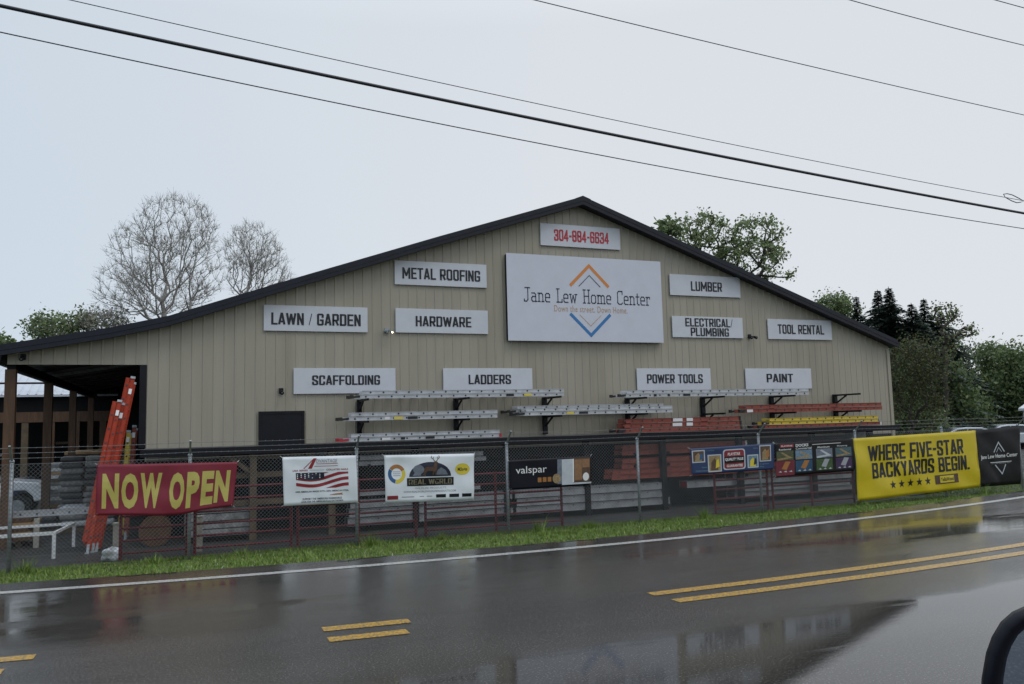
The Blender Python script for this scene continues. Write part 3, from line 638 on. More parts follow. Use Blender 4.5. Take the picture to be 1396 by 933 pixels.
lie(ladder('long red ladder on the right rack below the PAINT sign', RG, span(1012, 1201, 556, RY), 2, M_FIBD, M_ALU, .1, sticker=[(.02, M_WSTK, .2)]), 1014, 0, 561, RY, ZG)
lie(ladder('red ladder under the yellow one on the right lean-to roof', RG, span(1040, 1200, 580, RY), 1, M_FIBD, M_ALU, .085, boot=M_WHITE), 1040, 0, 586, RY, LTt(RY)+.03)
lie(ladder('yellow ladder lying on the right lean-to roof', RG, span(1046, 1198, 577, RY), 2, M_YEL, M_ALU, .085, boot=M_GALV), 1046, 0, 581, RY, LTt(RY)+.122)

# rack uprights with cantilever arms
def rack(px, zs, top, label):
    x = at(px, 560, FA-.1).x; t = thing('rack_upright', label, 'rack', (x, FA-.1, LT_Z+.05), 'black rack uprights on the store wall')
    b = MB(); b.box((x-.055, FA-.13, LT_Z+.02), (x+.055, FA-.03, top)); b.build('upright', M_BLACK, t)
    for z in zs:
        b = MB(); b.bar((x, FA-.13, z-.03), (x, RY-.25, z-.025), .05, .05); a_ = b.build('arm', M_BLACK, t)
        b = MB(); b.bar((x, FA-.132, z-.27), (x, FA-.55, z-.05), .035, .04); b.build('brace', M_BLACK, a_)
rack(490, (ZA, ZB), ZA, 'black steel rack upright at the left end under SCAFFOLDING sign')
rack(622, (ZA, ZB), ZA, 'black steel rack upright left of the LADDERS sign middle')
rack(743, (ZA, ZD), ZA, 'black steel rack upright right of the LADDERS sign')
rack(856, (ZE, ZD), ZE, 'black steel rack upright left of the POWER TOOLS sign')
rack(959, (ZE, ZG+.02), ZE, 'black steel rack upright under the right end of POWER TOOLS sign')
rack(1053, (ZE, ZG), ZE, 'black steel rack upright under the PAINT sign')
rack(1140, (ZE+.02, ZG), ZE+.02, 'black steel rack upright with an empty top arm near the wall corner')

# lower stacks behind the fence
def plank(label, group, L, h=.15, wid=.36, m=M_ALU2, rv=.42, endm=None):
    t = local_thing('scaffold_plank', label, 'plank', group)
    for y, sg in ((0, 1), (wid, -1)):
        b = MB(); b.box((0, y, 0), (L, y+sg*.006, h)); b.box((0, y-sg*.014, 0), (L, y-sg*.0005, .01)); b.box((0, y-sg*.014, h-.01), (L, y-sg*.0005, h)); b.k = 1; x = .25
        while x < L-.1: b.box((x, y-sg*.003, h*.72), (x+.03, y-sg*.0004, h*.86)); x += rv
        b.build('rail', [m, M_ALUD], t)
    b = MB(); b.box((.03, .012, h-.014), (L-.03, wid-.012, h-.004)); b.build('deck', m, t)
    for x in (.012, L-.032):
        b = MB(); b.box((x, .008, .012), (x+.02, wid-.008, h-.016)); b.build('end_bracket', endm or M_ALUD, t)
    return t
SG = 'silver planks stacked behind the fence'
SY = 18.5
def layers(px0, px1, pyb, Yn, n, h, lab, maker, dxs=None, grp=SG, z0=None):
    z = at((px0+px1)/2, pyb, Yn).z if z0 is None else z0
    for k in range(n):
        L = span(px0, px1, pyb, Yn); tt = maker(lab[k], grp, L-.1*(k % 2)); lie(tt, px0, 0, pyb, Yn, z+k*(h+.022), dx=(dxs[k] if dxs else .03*k))
pm = lambda h: (lambda lb, g, L: plank(lb, g, L, h))
layers(474, 700, 715, SY-.15, 3, .17, ['silver plank lying lowest under the deer banner', 'silver plank second in the stack under the deer banner', 'silver plank topmost in the stack under the deer banner'], pm(.17), z0=.14)
layers(704, 914, 700, SY-.15, 3, .17, ['silver plank lying lowest below the dark paint banner', 'silver plank second in the stack below the dark paint banner', 'silver plank topmost in the stack below the dark paint banner'], pm(.17), (0, .02, -.1), z0=.14)
layers(489, 655, 677, SY, 1, .11, ['silver plank half hidden behind the deer banner on middle shelf'], pm(.11), z0=.78)
layers(489, 663, 641, SY, 2, .1, ['lower of two silver planks on top shelf behind the deer banner', 'upper of two silver planks on top shelf behind the deer banner'], pm(.1), z0=1.48-.03)
layers(1000, 1166, 690, SY, 2, .15, ['lower silver plank behind the red gates on the right', 'upper silver plank behind the red gates on the right'], pm(.15), z0=.5)
layers(938, 1000, 690, SY-.05, 1, .17, ['short silver plank with red ends beside the red gate'], lambda lb, g, L: plank(lb, g, L, .17, endm=M_REDL), z0=.5)
layers(1003, 1164, 700, SY, 2, .14, ['silver plank lowest behind the dock banner', 'silver plank second from the ground behind the dock banner'], pm(.14), z0=.14)
OG = 'orange ladders on the lower shelves'
om = lambda lb, g, L: ladder(lb, g, L, 1, M_FIBD, M_ALU, .115, feet=False, boot=M_WHITE)
layers(848, 1020, 629, SY, 2, .115, ['lower orange ladder of the pair on the top shelf', 'upper orange ladder of the pair on the top shelf'], om, grp=OG, z0=1.42)
layers(848, 1020, 645, SY, 2, .115, ['lower orange ladder of the pair on the middle shelf', 'upper orange ladder of the pair on the middle shelf'], om, grp=OG, z0=1.08-.0)
layers(834, 1062, 658, SY-.1, 2, .11, ['lower of the longest orange ladders at shelf bottom', 'upper of the longest orange ladders at shelf bottom'], om, grp=OG, z0=.82)

# orange extension ladders leaning on the porch opening
def lean(t, base, top, wdir=(1, 0, 0)):
    b = Vector(base); X = (Vector(top)-b).normalized(); Yv = Vector(wdir); Zv = X.cross(Yv).normalized(); Yv = Zv.cross(X)
    t.matrix_world = Matrix(((X.x, Yv.x, Zv.x, b.x), (X.y, Yv.y, Zv.y, b.y), (X.z, Yv.z, Zv.z, b.z), (0, 0, 0, 1))); return t
LG = 'orange fibreglass ladders leaning in the porch opening'
def leaner(lb, bpx, tpx, Yb, Yt, nsec=2, m=M_FIB, wdir=(.03, 1, 0), wid=.42, rh=.084, grp=LG, cap=M_GALV):
    b_ = at(bpx[0], bpx[1], Yb); b_.z = .1; tp = at(tpx[0], tpx[1], Yt); L = (tp-b_).length
    return lean(ladder(lb, grp, L, nsec, m, M_ALU, rh, wid, True, [(.9, M_WSTK, .12)], cap=cap, boot=M_GALV), b_, tp, wdir)
leaner('tallest orange ladder leaning against the top of the porch opening', (136, 727), (184, 517), 18.4, 19.25)
leaner('shorter orange ladder with white sticker leaning left of the tallest', (124, 727), (166, 549), 18.2, 19.1)
leaner('orange ladder leaning between the tall and the short one', (131, 728), (171, 553), 18.35, 19.15)
leaner('yellow ladder standing in the shade by the dark jamb', (166, 712), (178, 590), 20.2, 20.6, 1, M_YEL, wid=.36)
leaner('dim red ladder standing in the shade by the dark jamb', (174, 714), (186, 583), 20.1, 20.55, 1, M_FIBD, wid=.36)

# ------------------------------------------------------------------ red tube gates behind the fence
def tube_gate(px0, px1, label, nr=6, mids=(), z1=1.28, pale_post=False):
    Yg = FY+.42; x0 = at(px0, 700, Yg).x; x1 = at(px1, 700, Yg).x
    t = thing('tube_gate', label, 'gate', ((x0+x1)/2, Yg, .05), 'red tube gates standing behind the fence')
    for x in [x0, x1]+[x0+(x1-x0)*f for f in mids]:
        b = MB(); b.tube([(x, Yg, .02), (x, Yg, z1)], .03, 8); b.build('upright', M_GATE, t)
    for k in range(nr):
        z = .14+(z1-.17)*k/(nr-1); b = MB(); b.tube([(x0+.02, Yg, z), (x1-.02, Yg, z)], .021, 8); b.build('rail', M_GATE, t)
tube_gate(165, 255, 'short red tube gate below the NOW OPEN banner')
tube_gate(266, 397, 'red tube gate between the NOW OPEN and flag banners')
tube_gate(406, 567, 'red tube gate below the white flag banner', mids=(.5,))
tube_gate(580, 766, 'red tube gate below the deer and dark paint banners', mids=(.5,))
tube_gate(976, 1048, 'red tube gate below the blue banner')
tube_gate(1055, 1166, 'red tube gate below the dark dock banner', mids=(.47,))

# ------------------------------------------------------------------ chain link fence
fx = [-6., -2.78, .07, 3.15, 6.36, 9.56, 12.95, 16.0, 19.05, 22.02]
fence = thing('chain_link_fence', 'grey chain link fence with barbed wire arms along the grass verge', 'fence', (8, FY, .05))
FT = 1.86
for x in fx:
    zb = .0; b = MB(); b.tube([(x, FY, zb), (x, FY, FT+.03)], .032, 10); po = b.build('post', M_GALV, fence, True)
    b = MB(); b.bar((x, FY, FT+.02), (x, FY-.27, FT+.3), .035, .02); b.blob((x, FY, FT+.03), (.042, .042, .04), 2, 10, 6, 0); b.build('barb_arm', M_GALV, po)
for a_, c_ in zip(fx[:-1], fx[1:]):
    mb = MB(); p = .0707; H0 = .07; H1 = FT-.02; h = H1-H0; w_ = c_-a_; r = .0029
    k = -int(h/p)-1
    while k*p < w_:
        for fam in (0, 1):
            x0 = k*p; xs, zs, xe, ze = x0, 0, x0+h, h
            if xs < 0: zs = -xs; xs = 0
            if xe > w_: ze = h-(xe-w_); xe = w_
            if ze-zs > .01:
                if fam: mb.tube([(c_-xs, FY-.036, H0+zs), (c_-xe, FY-.036, H0+ze)], r, 3, False)
                else: mb.tube([(a_+xs, FY-.041, H0+zs), (a_+xe, FY-.041, H0+ze)], r, 3, False)
        k += 1
    mb.build('wire_mesh', M_WIRE, fence)
b = MB(); b.tube([(fx[0], FY-.036, FT-.02), (fx[-1], FY-.036, FT-.02)], .004, 5); b.build('tension_wire', M_WIRE, fence)
for k in range(3):
    f = (k+.6)/3; b = MB(); pts = []
    for a_, c_ in zip(fx[:-1], fx[1:]): pts += [(a_, FY-.27*f, FT+.03+.27*f), ((a_+c_)/2, FY-.27*f, FT+.015+.27*f)]
    pts.append((fx[-1], FY-.27*f, FT+.03+.27*f)); b.tube(pts, .0035, 4)
    for x in np.arange(fx[0]+.1, fx[-1], .13): b.bar((x, FY-.27*f-.012, FT+.015+.27*f), (x+.012, FY-.27*f+.012, FT+.035+.27*f), .004, .004)
    b.build('barbed_wire', M_WIRE, fence)
# ------------------------------------------------------------------ banners tied to the fence
BY = FY-.085
M_BRED = mat('crimson banner vinyl', (.19, .012, .03), .58, 0, .1, 3)
M_BYL = mat('pale yellow banner print', (.45, .39, .1), .45, 0, .05)
M_BWH = mat('white banner vinyl', (.66, .7, .74), .35, 0, .05, 3)
M_BNAV = mat('navy black banner vinyl', (.005, .006, .011), .4, 0, .1, 3, spec=.2)
M_BBLU = mat('blue banner vinyl', (.009, .03, .1), .4, 0, .15, 3)
M_BBRT = mat('bright yellow banner vinyl', (.55, .42, .012), .38, 0, .08, 2)
M_BBLK = mat('black banner vinyl', (.006, .006, .008), .45, 0, .25, 4, spec=.25)
M_PGRY = mat('grey print', (.3, .31, .34), .45, 0, 0); M_PLG = mat('light grey print', (.45, .48, .52), .45, 0, .1, 8)
M_PRED = mat('red print', (.25, .015, .022), .45, 0, 0); M_PDR = mat('dark red print', (.2, .012, .02), .45, 0, 0); M_PBLU = mat('blue print', (.018, .085, .21), .45, 0, 0); M_PDB = mat('dark blue print', (.008, .012, .03), .45, 0, 0)
M_PYEL = mat('yellow print', (.6, .48, .04), .45, 0, 0); M_PORG = mat('orange print', (.33, .14, .035), .45, 0, .25, 30); M_PBRN = mat('brown print', (.085, .045, .025), .45, 0, .5, 30)
M_PGRN = mat('green print', (.03, .1, .02), .45, 0, .2, 12); M_PPUR = mat('purple print', (.05, .018, .09), .45, 0, .2, 12); M_PTAN = mat('tan print', (.27, .19, .095), .45, 0, .4, 30); M_PWHT = mat('white print', (.72, .72, .72), .45, 0, 0)
M_PSKY = mat('sky print', (.12, .2, .28), .45, 0, .4, 25); M_PMID = mat('mid grey blue print', (.14, .16, .2), .45, 0, .3, 15)
def banner(name, label, TL, TR, BL, BR, m, wr=.012, seed=0, warp=None, nx=36, ny=14):
    P_ = [at(px, py, BY) for px, py in (TL, TR, BL, BR)]
    c = (P_[2]+P_[3])/2
    t = thing(name, label, 'banner', c, 'banners tied to the chain link fence'); B = Board(*P_, wr=wr, seed=seed, warp=warp)
    mb = MB(); B.sheet(mb, nx, ny); mb.build('sheet', m, t, True)
    for u, v in ((.012, .97), (.988, .97), (.012, .03), (.988, .03)):
        p = Vector(B.pos(u*B.w, v*B.h, .003)); mb = MB(); d = Vector((.06 if u > .5 else -.06, .06, .05 if v > .5 else -.05)); mb.tube([p, p+d], .004, 5); mb.build('tie', M_WSTK, t)
    def part(nm, mat_, fn):
        q = MB(); fn(q); return q.build(nm, mat_, t)
    part.B = B
    return B, part
def texts(part, nm, m, rows):
    for r_ in rows: part(nm, m, lambda q: part.B.text(q, *r_))
# NOW OPEN: right half sags and folds at its lower edge
def nowarp(u, v):
    s = max(0, (u-.5)/.5); return u-.012*s*(1-v), v+.13*s*(1-v)*max(0, min(1, (u-.52)*4))-.03*(1-v)*math.exp(-((u-.5)/.2)**2)
B, part = banner('sale_banner', 'crimson banner with yellow letters NOW OPEN sagging on the fence', (132, 634), (324, 630), (130, 703), (319, 699), M_BRED, .024, 3, nowarp, 48, 18)
def f(q):
    for ch, x0, x1, y0 in (('N', .04, .155, .13), ('O', .172, .29, .12), ('W', .302, .455, .14), ('O', .51, .62, .11), ('P', .636, .73, .1), ('E', .745, .835, .1), ('N', .845, .955, .12)):
        B.text(q, ch, x0, y0, x1-x0, .82-y0, .05)
part('lettering', M_BYL, f)
# flag banner
B, part = banner('flag_banner', 'white banner with waving american flag and red letter A', (385, 623.5), (485.5, 621), (387, 690), (488, 685.5), M_BWH, .022, 5)
part('lettering', M_PRED, lambda q: (B.poly(q, [(.335, .745), (.385, .745), (.455, .96), (.415, .96)]), B.poly(q, [(.27, .745), (.285, .745), (.41, .93), (.415, .96)]), B.rect(q, .45, .838, .74, .848), B.rect(q, .42, .79, .74, .8)))
texts(part, 'grey_lettering', M_PGRY, [('DVANTAGE', .445, .865, .29, .075, .01, .2), ('THE BRAND TRUST', .36, .7, .19, .025, .0)])
texts(part, 'red_lettering', M_PRED, [('USA SERIES', .13, .695, .2, .035, .02), ('COLLATED NAILS', .58, .7, .3, .035, .02)])
def wave(x): return .05*math.sin((x-.17)*7.5+2.8)
def fl(q, y0, y1, x0=.17, x1=.88, n=16, off=.004):
    for i in range(n):
        xa, xb = x0+(x1-x0)*i/n, x0+(x1-x0)*(i+1)/n
        c = lambda x, y: max(.335, min(.665, y+wave(x)+.1*(x-.17)))
        B.poly(q, [(xa, c(xa, y0)), (xb, c(xb, y0)), (xb, c(xb, y1)), (xa, c(xa, y1))], off)
part('flag_stripes', M_PRED, lambda q: [fl(q, .255+.125*k, .32+.125*k) for k in range(4)])
part('flag_canton', M_PDB, lambda q: fl(q, .53, .8, .17, .55, 10, .0055))
part('flag_stars', M_PWHT, lambda q: [B.disc(q, .19+.05*i, .555+.035*j+.02*(i % 2), .009, .012, .007, 5) for i in range(7) for j in range(3)])
texts(part, 'small_lettering', M_INK, [('100% AMERICAN MADE WITH 100% AMERICAN STEEL', .16, .255, .72, .035, .015), ('SUPPORT THE AMERICAN WORKFORCE', .25, .1, .53, .04, .015), ('LOOK FOR THE AMERICAN FLAG ON THE BOX', .23, .045, .57, .038, .015)])
part('small_logo', M_PORG, lambda q: (B.rect(q, .62, .185, .8, .197), B.poly(q, [(.64, .2), (.78, .2), (.8, .225), (.7, .215)])))
# deer banner
B, part = banner('deer_banner', 'white banner with standing deer emblem and coloured ring', (524, 621), (646.5, 618.5), (525.5, 686), (646, 681.5), M_BWH, .024, 8)
for nm, mm, a0, a1 in (('ring_arc', M_PORG, .45, 2.5), ('ring_arc', M_PBLU, 2.55, 4.5), ('ring_arc', M_PYEL, 4.55, 6.7)): part(nm, mm, lambda q: B.disc(q, .13, .6, .095, .2, .004, 16, a0, a1, .6))
part('ring_text', M_PGRY, lambda q: [B.rect(q, .09, y, .17, y+.012) for y in (.56, .6, .64)])
part('emblem', M_PDB, lambda q: B.poly(q, [(.265, .53)]+[(.5-.235*math.cos(math.pi*k/20), .53+.31*math.sin(math.pi*k/20)) for k in range(1, 20)]+[(.735, .53)]))
part('moon', M_PMID, lambda q: (B.disc(q, .37, .68, .06, .1, .0055), B.poly(q, [(.56, .56), (.7, .56), (.67, .66), (.62, .72), (.58, .66)], .0055), B.poly(q, [(.3, .55), (.45, .55), (.4, .62), (.34, .64)], .0055)))
deer = [(.41, .55), (.43, .62), (.43, .7), (.45, .735), (.53, .735), (.545, .8), (.535, .84), (.56, .855), (.585, .83), (.575, .79), (.575, .7), (.565, .65), (.57, .56), (.555, .56), (.55, .64), (.535, .56), (.52, .56), (.53, .65), (.47, .65), (.45, .6), (.435, .55)]
part('deer', M_PBRN, lambda q: (B.poly(q, deer, .007), B.stroke(q, [(.55, .85), (.53, .9), (.51, .93), (.515, .97)], .012, .007), B.stroke(q, [(.565, .85), (.585, .9), (.6, .93), (.595, .975)], .012, .007), B.stroke(q, [(.53, .9), (.54, .95)], .01, .0075), B.stroke(q, [(.585, .9), (.575, .95)], .01, .0075)))
part('name_bar', M_BBLK, lambda q: B.rect(q, .24, .335, .765, .505))
part('lettering', mat('dim tan print', (.17, .15, .1), .45, 0, 0), lambda q: B.block(q, 'REAL WORLD', .26, .365, .485, .11, .006))
texts(part, 'small_lettering', M_PGRY, [('WILDLIFE PRODUCTS', .33, .265, .35, .04, .0), ('WWW.REALWORLDWILDLIFEPRODUCTS.COM', .2, .195, .59, .042, .015)])
part('yellow_oval', M_PYEL, lambda q: B.disc(q, .865, .67, .085, .125))
part('oval_mark', M_INK, lambda q: (B.text(q, 'MOo<m', .81, .63, .11, .075, .03, 0, .006),))
part('logo_boxes', M_BBLK, lambda q: [B.rect(q, x, .075, x+.11, .145) for x in (.565, .715, .86)])
part('red_logo_box', M_PDR, lambda q: B.rect(q, .02, .065, .14, .145))
part('logo_text', M_PGRY, lambda q: [B.rect(q, x, .1, x+w_, .12) for x, w_ in ((.18, .14), (.38, .05), (.46, .06))])
# dark paint banner
B, part = banner('paint_banner', 'black paint banner with white word valspar and a bathroom photo', (694, 628), (806, 621.5), (695.5, 668), (806, 661.5), M_BNAV, .008, 11)
part('lettering', M_PWHT, lambda q: B.text(q, 'valspar', .075, .45, .37, .32, .0))
part('photo_wall', M_PLG, lambda q: (B.rect(q, .63, .1, .775, .93), B.rect(q, .63, .06, 1., .12, .0055)))
part('photo_blend', M_PMID, lambda q: (B.rect(q, .575, .1, .628, .94),))
part('photo_cabinet', M_PBRN, lambda q: B.rect(q, .775, .14, .985, .95))
part('photo_door', mat('wood door print', (.24, .125, .06), .45, 0, .25, 20), lambda q: (B.rect(q, .79, .2, .88, .9, .0055), B.rect(q, .885, .62, .975, .9, .0055)))
part('photo_frame', M_PWHT, lambda q: (B.rect(q, .765, .14, .78, .93, .006), B.disc(q, .93, .3, .04, .14, .006, 14)))
part('paint_disc', M_PTAN, lambda q: B.disc(q, .565, .29, .05, .165, .006))
part('small_squares', M_PORG, lambda q: [B.rect(q, x, .2, x+.045, .36) for x in (.335, .395, .455)])
# blue banner with four photos
B, part = banner('playground_banner', 'blue banner with four framed photos and a red QUALITY PLUS badge', (941, 612), (1055, 604.5), (943, 648), (1056, 640), M_BBLU, .008, 13)
def photo(x0, y0, x1, y1, cols):
    part('photo_frame', M_PLG, lambda q: B.rect(q, x0, y0, x1, y1)); w_ = x1-x0; h_ = y1-y0
    part('photo', cols[0], lambda q: B.rect(q, x0+.012, y0+.04, x1-.012, y1-.04, .0055))
    part('photo_subject', cols[1], lambda q: B.poly(q, [(x0+.2*w_, y0+.1*h_), (x0+.75*w_, y0+.1*h_), (x0+.7*w_, y0+.5*h_), (x0+.5*w_, y0+.8*h_), (x0+.25*w_, y0+.55*h_)], .007))
    part('photo_subject', cols[2], lambda q: B.poly(q, [(x0+.55*w_, y0+.2*h_), (x0+.85*w_, y0+.3*h_), (x0+.8*w_, y0+.75*h_), (x0+.62*w_, y0+.65*h_)], .0085))
photo(.015, .45, .165, .92, (M_PBRN, M_PTAN, M_PBLU)); photo(.195, .06, .355, .72, (M_PTAN, M_PBRN, M_PYEL))
photo(.665, .12, .8, .62, (M_PSKY, M_PYEL, M_PDB)); photo(.815, .33, .96, .95, (M_PBRN, M_PTAN, M_PORG))
def rrect(x0, y0, x1, y1, rx, ry): return [(cx+rx*math.cos(a), cy+ry*math.sin(a)) for cx, cy, a_0 in ((x1-rx, y1-ry, 0), (x0+rx, y1-ry, math.pi/2), (x0+rx, y0+ry, math.pi), (x1-rx, y0+ry, 4.712)) for a in [a_0+k*math.pi/8 for k in range(5)]]
part('badge_border', M_PLG, lambda q: B.poly(q, rrect(.375, .1, .64, .88, .035, .1)))
part('badge', M_PDR, lambda q: B.poly(q, rrect(.388, .14, .627, .84, .03, .09), .0055))
part('badge_band', M_BBLK, lambda q: B.rect(q, .39, .35, .625, .6, .0065))
texts(part, 'lettering', M_PWHT, [('PLAYSTAR', .43, .64, .15, .11, .02, .1, .008), ('QUALITY PLUS', .4, .43, .215, .12, .03, 0, .008), ('GUARANTEE', .415, .2, .19, .1, .02, 0, .008)])
texts(part, 'caption', M_PSKY, [('Durability', .175, .84, .1, .08, .01), ('Quality', .12, .22, .07, .07, .01), ('Performance', .05, .1, .14, .07, .01), ('Safety', .74, .82, .06, .07, .01), ('Imagination', .82, .2, .11, .07, .01), ('Play', .82, .1, .05, .07, .01)])
# dock banner
B, part = banner('dock_banner', 'black banner with four coloured panels of wooden docks', (1057, 604.5), (1163, 598), (1058, 650.5), (1166, 642), M_BBLK, .008, 17)
texts(part, 'lettering', M_PWHT, [('DOCKS', .25, .85, .16, .085, .03), ('Residential', .04, .77, .15, .05, .01), ('Commercial', .25, .77, .2, .06, .01), ('Aluminum', .52, .77, .16, .06, .01), ('Floating', .78, .77, .13, .05, .01), ('PLAYSTAR', .07, .875, .14, .045, .02, 0, .007)])
part('header_rule', M_PWHT, lambda q: B.rect(q, .46, .885, .83, .9))
part('red_logo', M_PDR, lambda q: B.rect(q, .055, .85, .225, .95))
for k, (x0, mm, pic) in enumerate(((.0, mat('deep red print', (.13, .01, .022), .45, 0, .3, 20), mat('olive print', (.06, .07, .03), .45, 0, .4, 20)), (.235, mat('deep blue print', (.01, .055, .12), .45, 0, .3, 20), M_PSKY), (.495, mat('deep green print', (.03, .07, .016), .45, 0, .3, 20), M_PMID), (.745, mat('deep purple print', (.035, .014, .06), .45, 0, .3, 20), mat('pool print', (.05, .1, .12), .45, 0, .4, 25)))):
    x1 = x0+.225
    part('panel_photo', pic, lambda q: B.rect(q, x0+.01, .47, x1-.005, .75))
    part('panel_colour', mm, lambda q: B.poly(q, [(x0+.008, .1), (x1-.008, .1), (x1-.008, .44), (x0+.008, .44)] if k else [(x0, .02), (x1, .02), (x1+.01, .46), (x0, .46)]))
    part('dock_picture', M_PTAN if k != 2 else M_PLG, lambda q: (B.poly(q, [(x0+.02, .47), (x0+.21, .53), (x0+.08, .72), (x0+.06, .7), (x0+.14, .56), (x0+.02, .53)], .0055),))
    part('dock_frame', M_PORG if k < 2 else M_PGRY, lambda q: B.poly(q, [(x0+.07, .22), (x0+.13, .18), (x0+.18, .42), (x0+.12, .44)], .0055))
    part('float_row', M_PLG, lambda q: [B.poly(q, [(x0+.03+.065*j, .13), (x0+.07+.065*j, .115), (x0+.06+.065*j, .165)], .006) for j in range(3)])
# yellow banner
B, part = banner('lumber_banner', 'large yellow banner reading WHERE FIVE-STAR BACKYARDS BEGIN', (1164, 598), (1330, 587), (1170, 683.5), (1337.5, 664), M_BBRT, .03, 19, None, 44, 18)
part('lettering', M_INK, lambda q: (B.block(q, 'WHERE FIVE-STAR', .105, .61, .77, .26, .006, .155), B.block(q, 'BACKYARDS BEGIN.', .125, .33, .79, .25, .006, .155)))
def star(q, cx, cy):
    pts = [((cx+(.027 if k % 2 == 0 else .0108)*math.sin(k*math.pi/5)), cy+(.075 if k % 2 == 0 else .03)*math.cos(k*math.pi/5)) for k in range(10)]
    B.poly(q, pts)
for k in range(5): part('star', M_INK, lambda q: star(q, .275+.0715*k, .2))
part('logo_board', M_PBRN, lambda q: B.rect(q, .62, .125, .815, .28))
part('logo_plate', M_PYEL, lambda q: B.rect(q, .66, .145, .775, .26, .0055))
part('logo_text', M_INK, lambda q: B.text(q, 'YellaWood', .665, .17, .105, .065, .02, 0, .007))
# black store banner
B, part = banner('store_banner', 'black banner with white chevrons and Jane Lew Home Center', (1330, 587), (1389, 580.5), (1337.5, 664), (1393, 660), M_BBLK, .035, 23)
part('lettering', M_PWHT, lambda q: (B.text(q, 'Jane Lew Home Center', .06, .46, .86, .09, .012), B.rect(q, .3, .4, .78, .41)))
part('tagline', M_PGRY, lambda q: (B.text(q, 'Down the street. Down Home.', .33, .375, .42, .022, 0),))
part('chevron', M_PLG, lambda q: (B.stroke(q, [(.39, .58), (.5, .75), (.62, .58)], .03), B.stroke(q, [(.45, .58), (.5, .66), (.56, .58)], .015), B.stroke(q, [(.4, .36), (.54, .2), (.64, .36)], .03)))

# ------------------------------------------------------------------ the left yard
t = thing('table_frame', 'white welded table frame standing behind the fence at left', 'table', at(70, 745, 18))
tz = at(74, 727, 17.8).z; P1 = at(-40, 727, 17.8); P2 = at(74, 727, 17.8); P3 = at(101, 716, 19.4); P4 = at(-20, 716, 19.4)
for p in (P1, P2, P3, P4): p.z = tz
b = MB(); b.bar(P1, P2, .06, .06); b.bar(P2, P3, .05, .05); b.bar(P4, P3, .05, .05); b.bar(P1, P4, .05, .05); b.build('top_frame', M_WHITE, t)
for p in (P1, P2, P3, P4):
    b = MB(); b.box((p.x-.03, p.y-.03, 0), (p.x+.03, p.y+.03, tz-.03)); b.build('leg', M_WHITE, t)
t = thing('lumber_stack', 'stack of brown boards under the white ladder at left', 'lumber', at(20, 730, 20))
a_, c_ = at(-60, 728, 20), at(45, 728, 20); zt = at(20, 707, 20).z
for k in range(5):
    z0 = .12+(zt-.12)*k/5; b = MB(); b.box((a_.x, 20+.02*k, z0), (c_.x-.05*(k % 3), 21.1, z0+(zt-.12)/5-.012)); b.build('board', M_WOOD2 if k % 2 else M_WOOD, t)
for f in (.2, .8):
    x = a_.x+(c_.x-a_.x)*f; b = MB(); b.box((x-.05, 20.06, 0), (x+.05, 21, .12)); b.build('bearer', M_WOOD3, t)
x0 = at(-60, 700, 19.9).x
tt = ladder('white aluminium ladder lying flat on the brown boards at left', 'ladders in the yard', at(127, 697, 19.9).x-x0, 1, M_ALU, M_ALU, .11, .4, False); tt.location = (x0, 20.1, zt+.002)
p = at(50, 725, 19.7); b = MB(); b.box((p.x-.05, 19.65, 0), (p.x+.05, 19.75, zt)); tag(b.build('timber_post', M_CONC, None, org=(p.x, 19.7, 0)), 'short pale post standing before the brown boards', 'post')
p = atz(160, 752, .02); p.y = 17.25; b = MB(); x = at(160, 740, 17.25).x; b.box((x-.075, 17.18, 0), (x+.075, 17.32, .62)); b.box((x-.085, 17.17, .622), (x+.085, 17.33, .65))
tag(b.build('timber_post', M_CONC, None, org=(x, 17.25, 0)), 'thick pale square post beside the short red gate', 'post')
x2 = at(272, 740, 17.25).x; b = MB(); b.box((x2-.055, 17.2, 0), (x2+.055, 17.3, .66)); b.box((x2-.06, 17.19, .662), (x2+.06, 17.31, .68)); tag(b.build('timber_post', M_CONC, None, org=(x2, 17.25, 0)), 'slim pale post behind the gate right of NOW OPEN', 'post')
x = at(151, 750, 16.9).x; b = MB(); b.blob((x, 16.95, .11), (.16, .13, .12), 11, 28, 18, .22); tag(b.build('plastic_bag', M_BAG, None, True, org=(x, 16.95, 0)), 'white plastic bag at the foot of the pale post', 'bag')
# sacks on pallets
def sack_stack(px, Yp, nx, nz, label, mats, w_=.6, dz=.16, cols=1):
    x = at(px, 640, Yp).x; t = thing('sack_stack', label, 'sack stack', (x, Yp, 0), 'stacks of sacks on pallets')
    b = MB()
    for k in range(5): b.box((x-.6+.27*k, Yp-.5, .1), (x-.6+.27*k+.12, Yp+.5, .125))
    for k in range(3): b.box((x-.6, Yp-.5+.45*k, 0), (x+.6, Yp-.4+.45*k, .1))
    b.build('pallet', M_WOOD3, t)
    for k in range(nz):
        for i in range(nx):
            xx = x-.6+(i+.5)*1.2/nx; b = MB(); j_ = random.uniform(-.04, .04); zz = .127+dz*k; b.box((xx-.58/nx+j_, Yp-.5+j_, zz), (xx+.58/nx+j_, Yp+.45, zz+dz*.97)); bevel(b.build('sack', random.choice(mats), t, True), dz*.36, 3)
sack_stack(118, 25.5, 2, 10, 'tall grey sack stack in the porch behind the orange ladders', [M_SACK, M_TARP, M_SACK, M_SACK])
sack_stack(124, 22.6, 2, 3, 'low pile of pale sacks left of the NOW OPEN banner', [M_SACK, M_BAG])
sack_stack(86, 22.8, 1, 2, 'low dark pallet of tarped sacks behind the white ladder', [M_TARP, M_SACK])
sack_stack(48, 22.6, 1, 2, 'dark tarped sacks left on the yard by the porch post', [M_TARP, M_TARP])
sack_stack(140, 29., 2, 9, 'pallet of yellowish sacks deep inside the porch', [M_SACK, M_WOOD2])
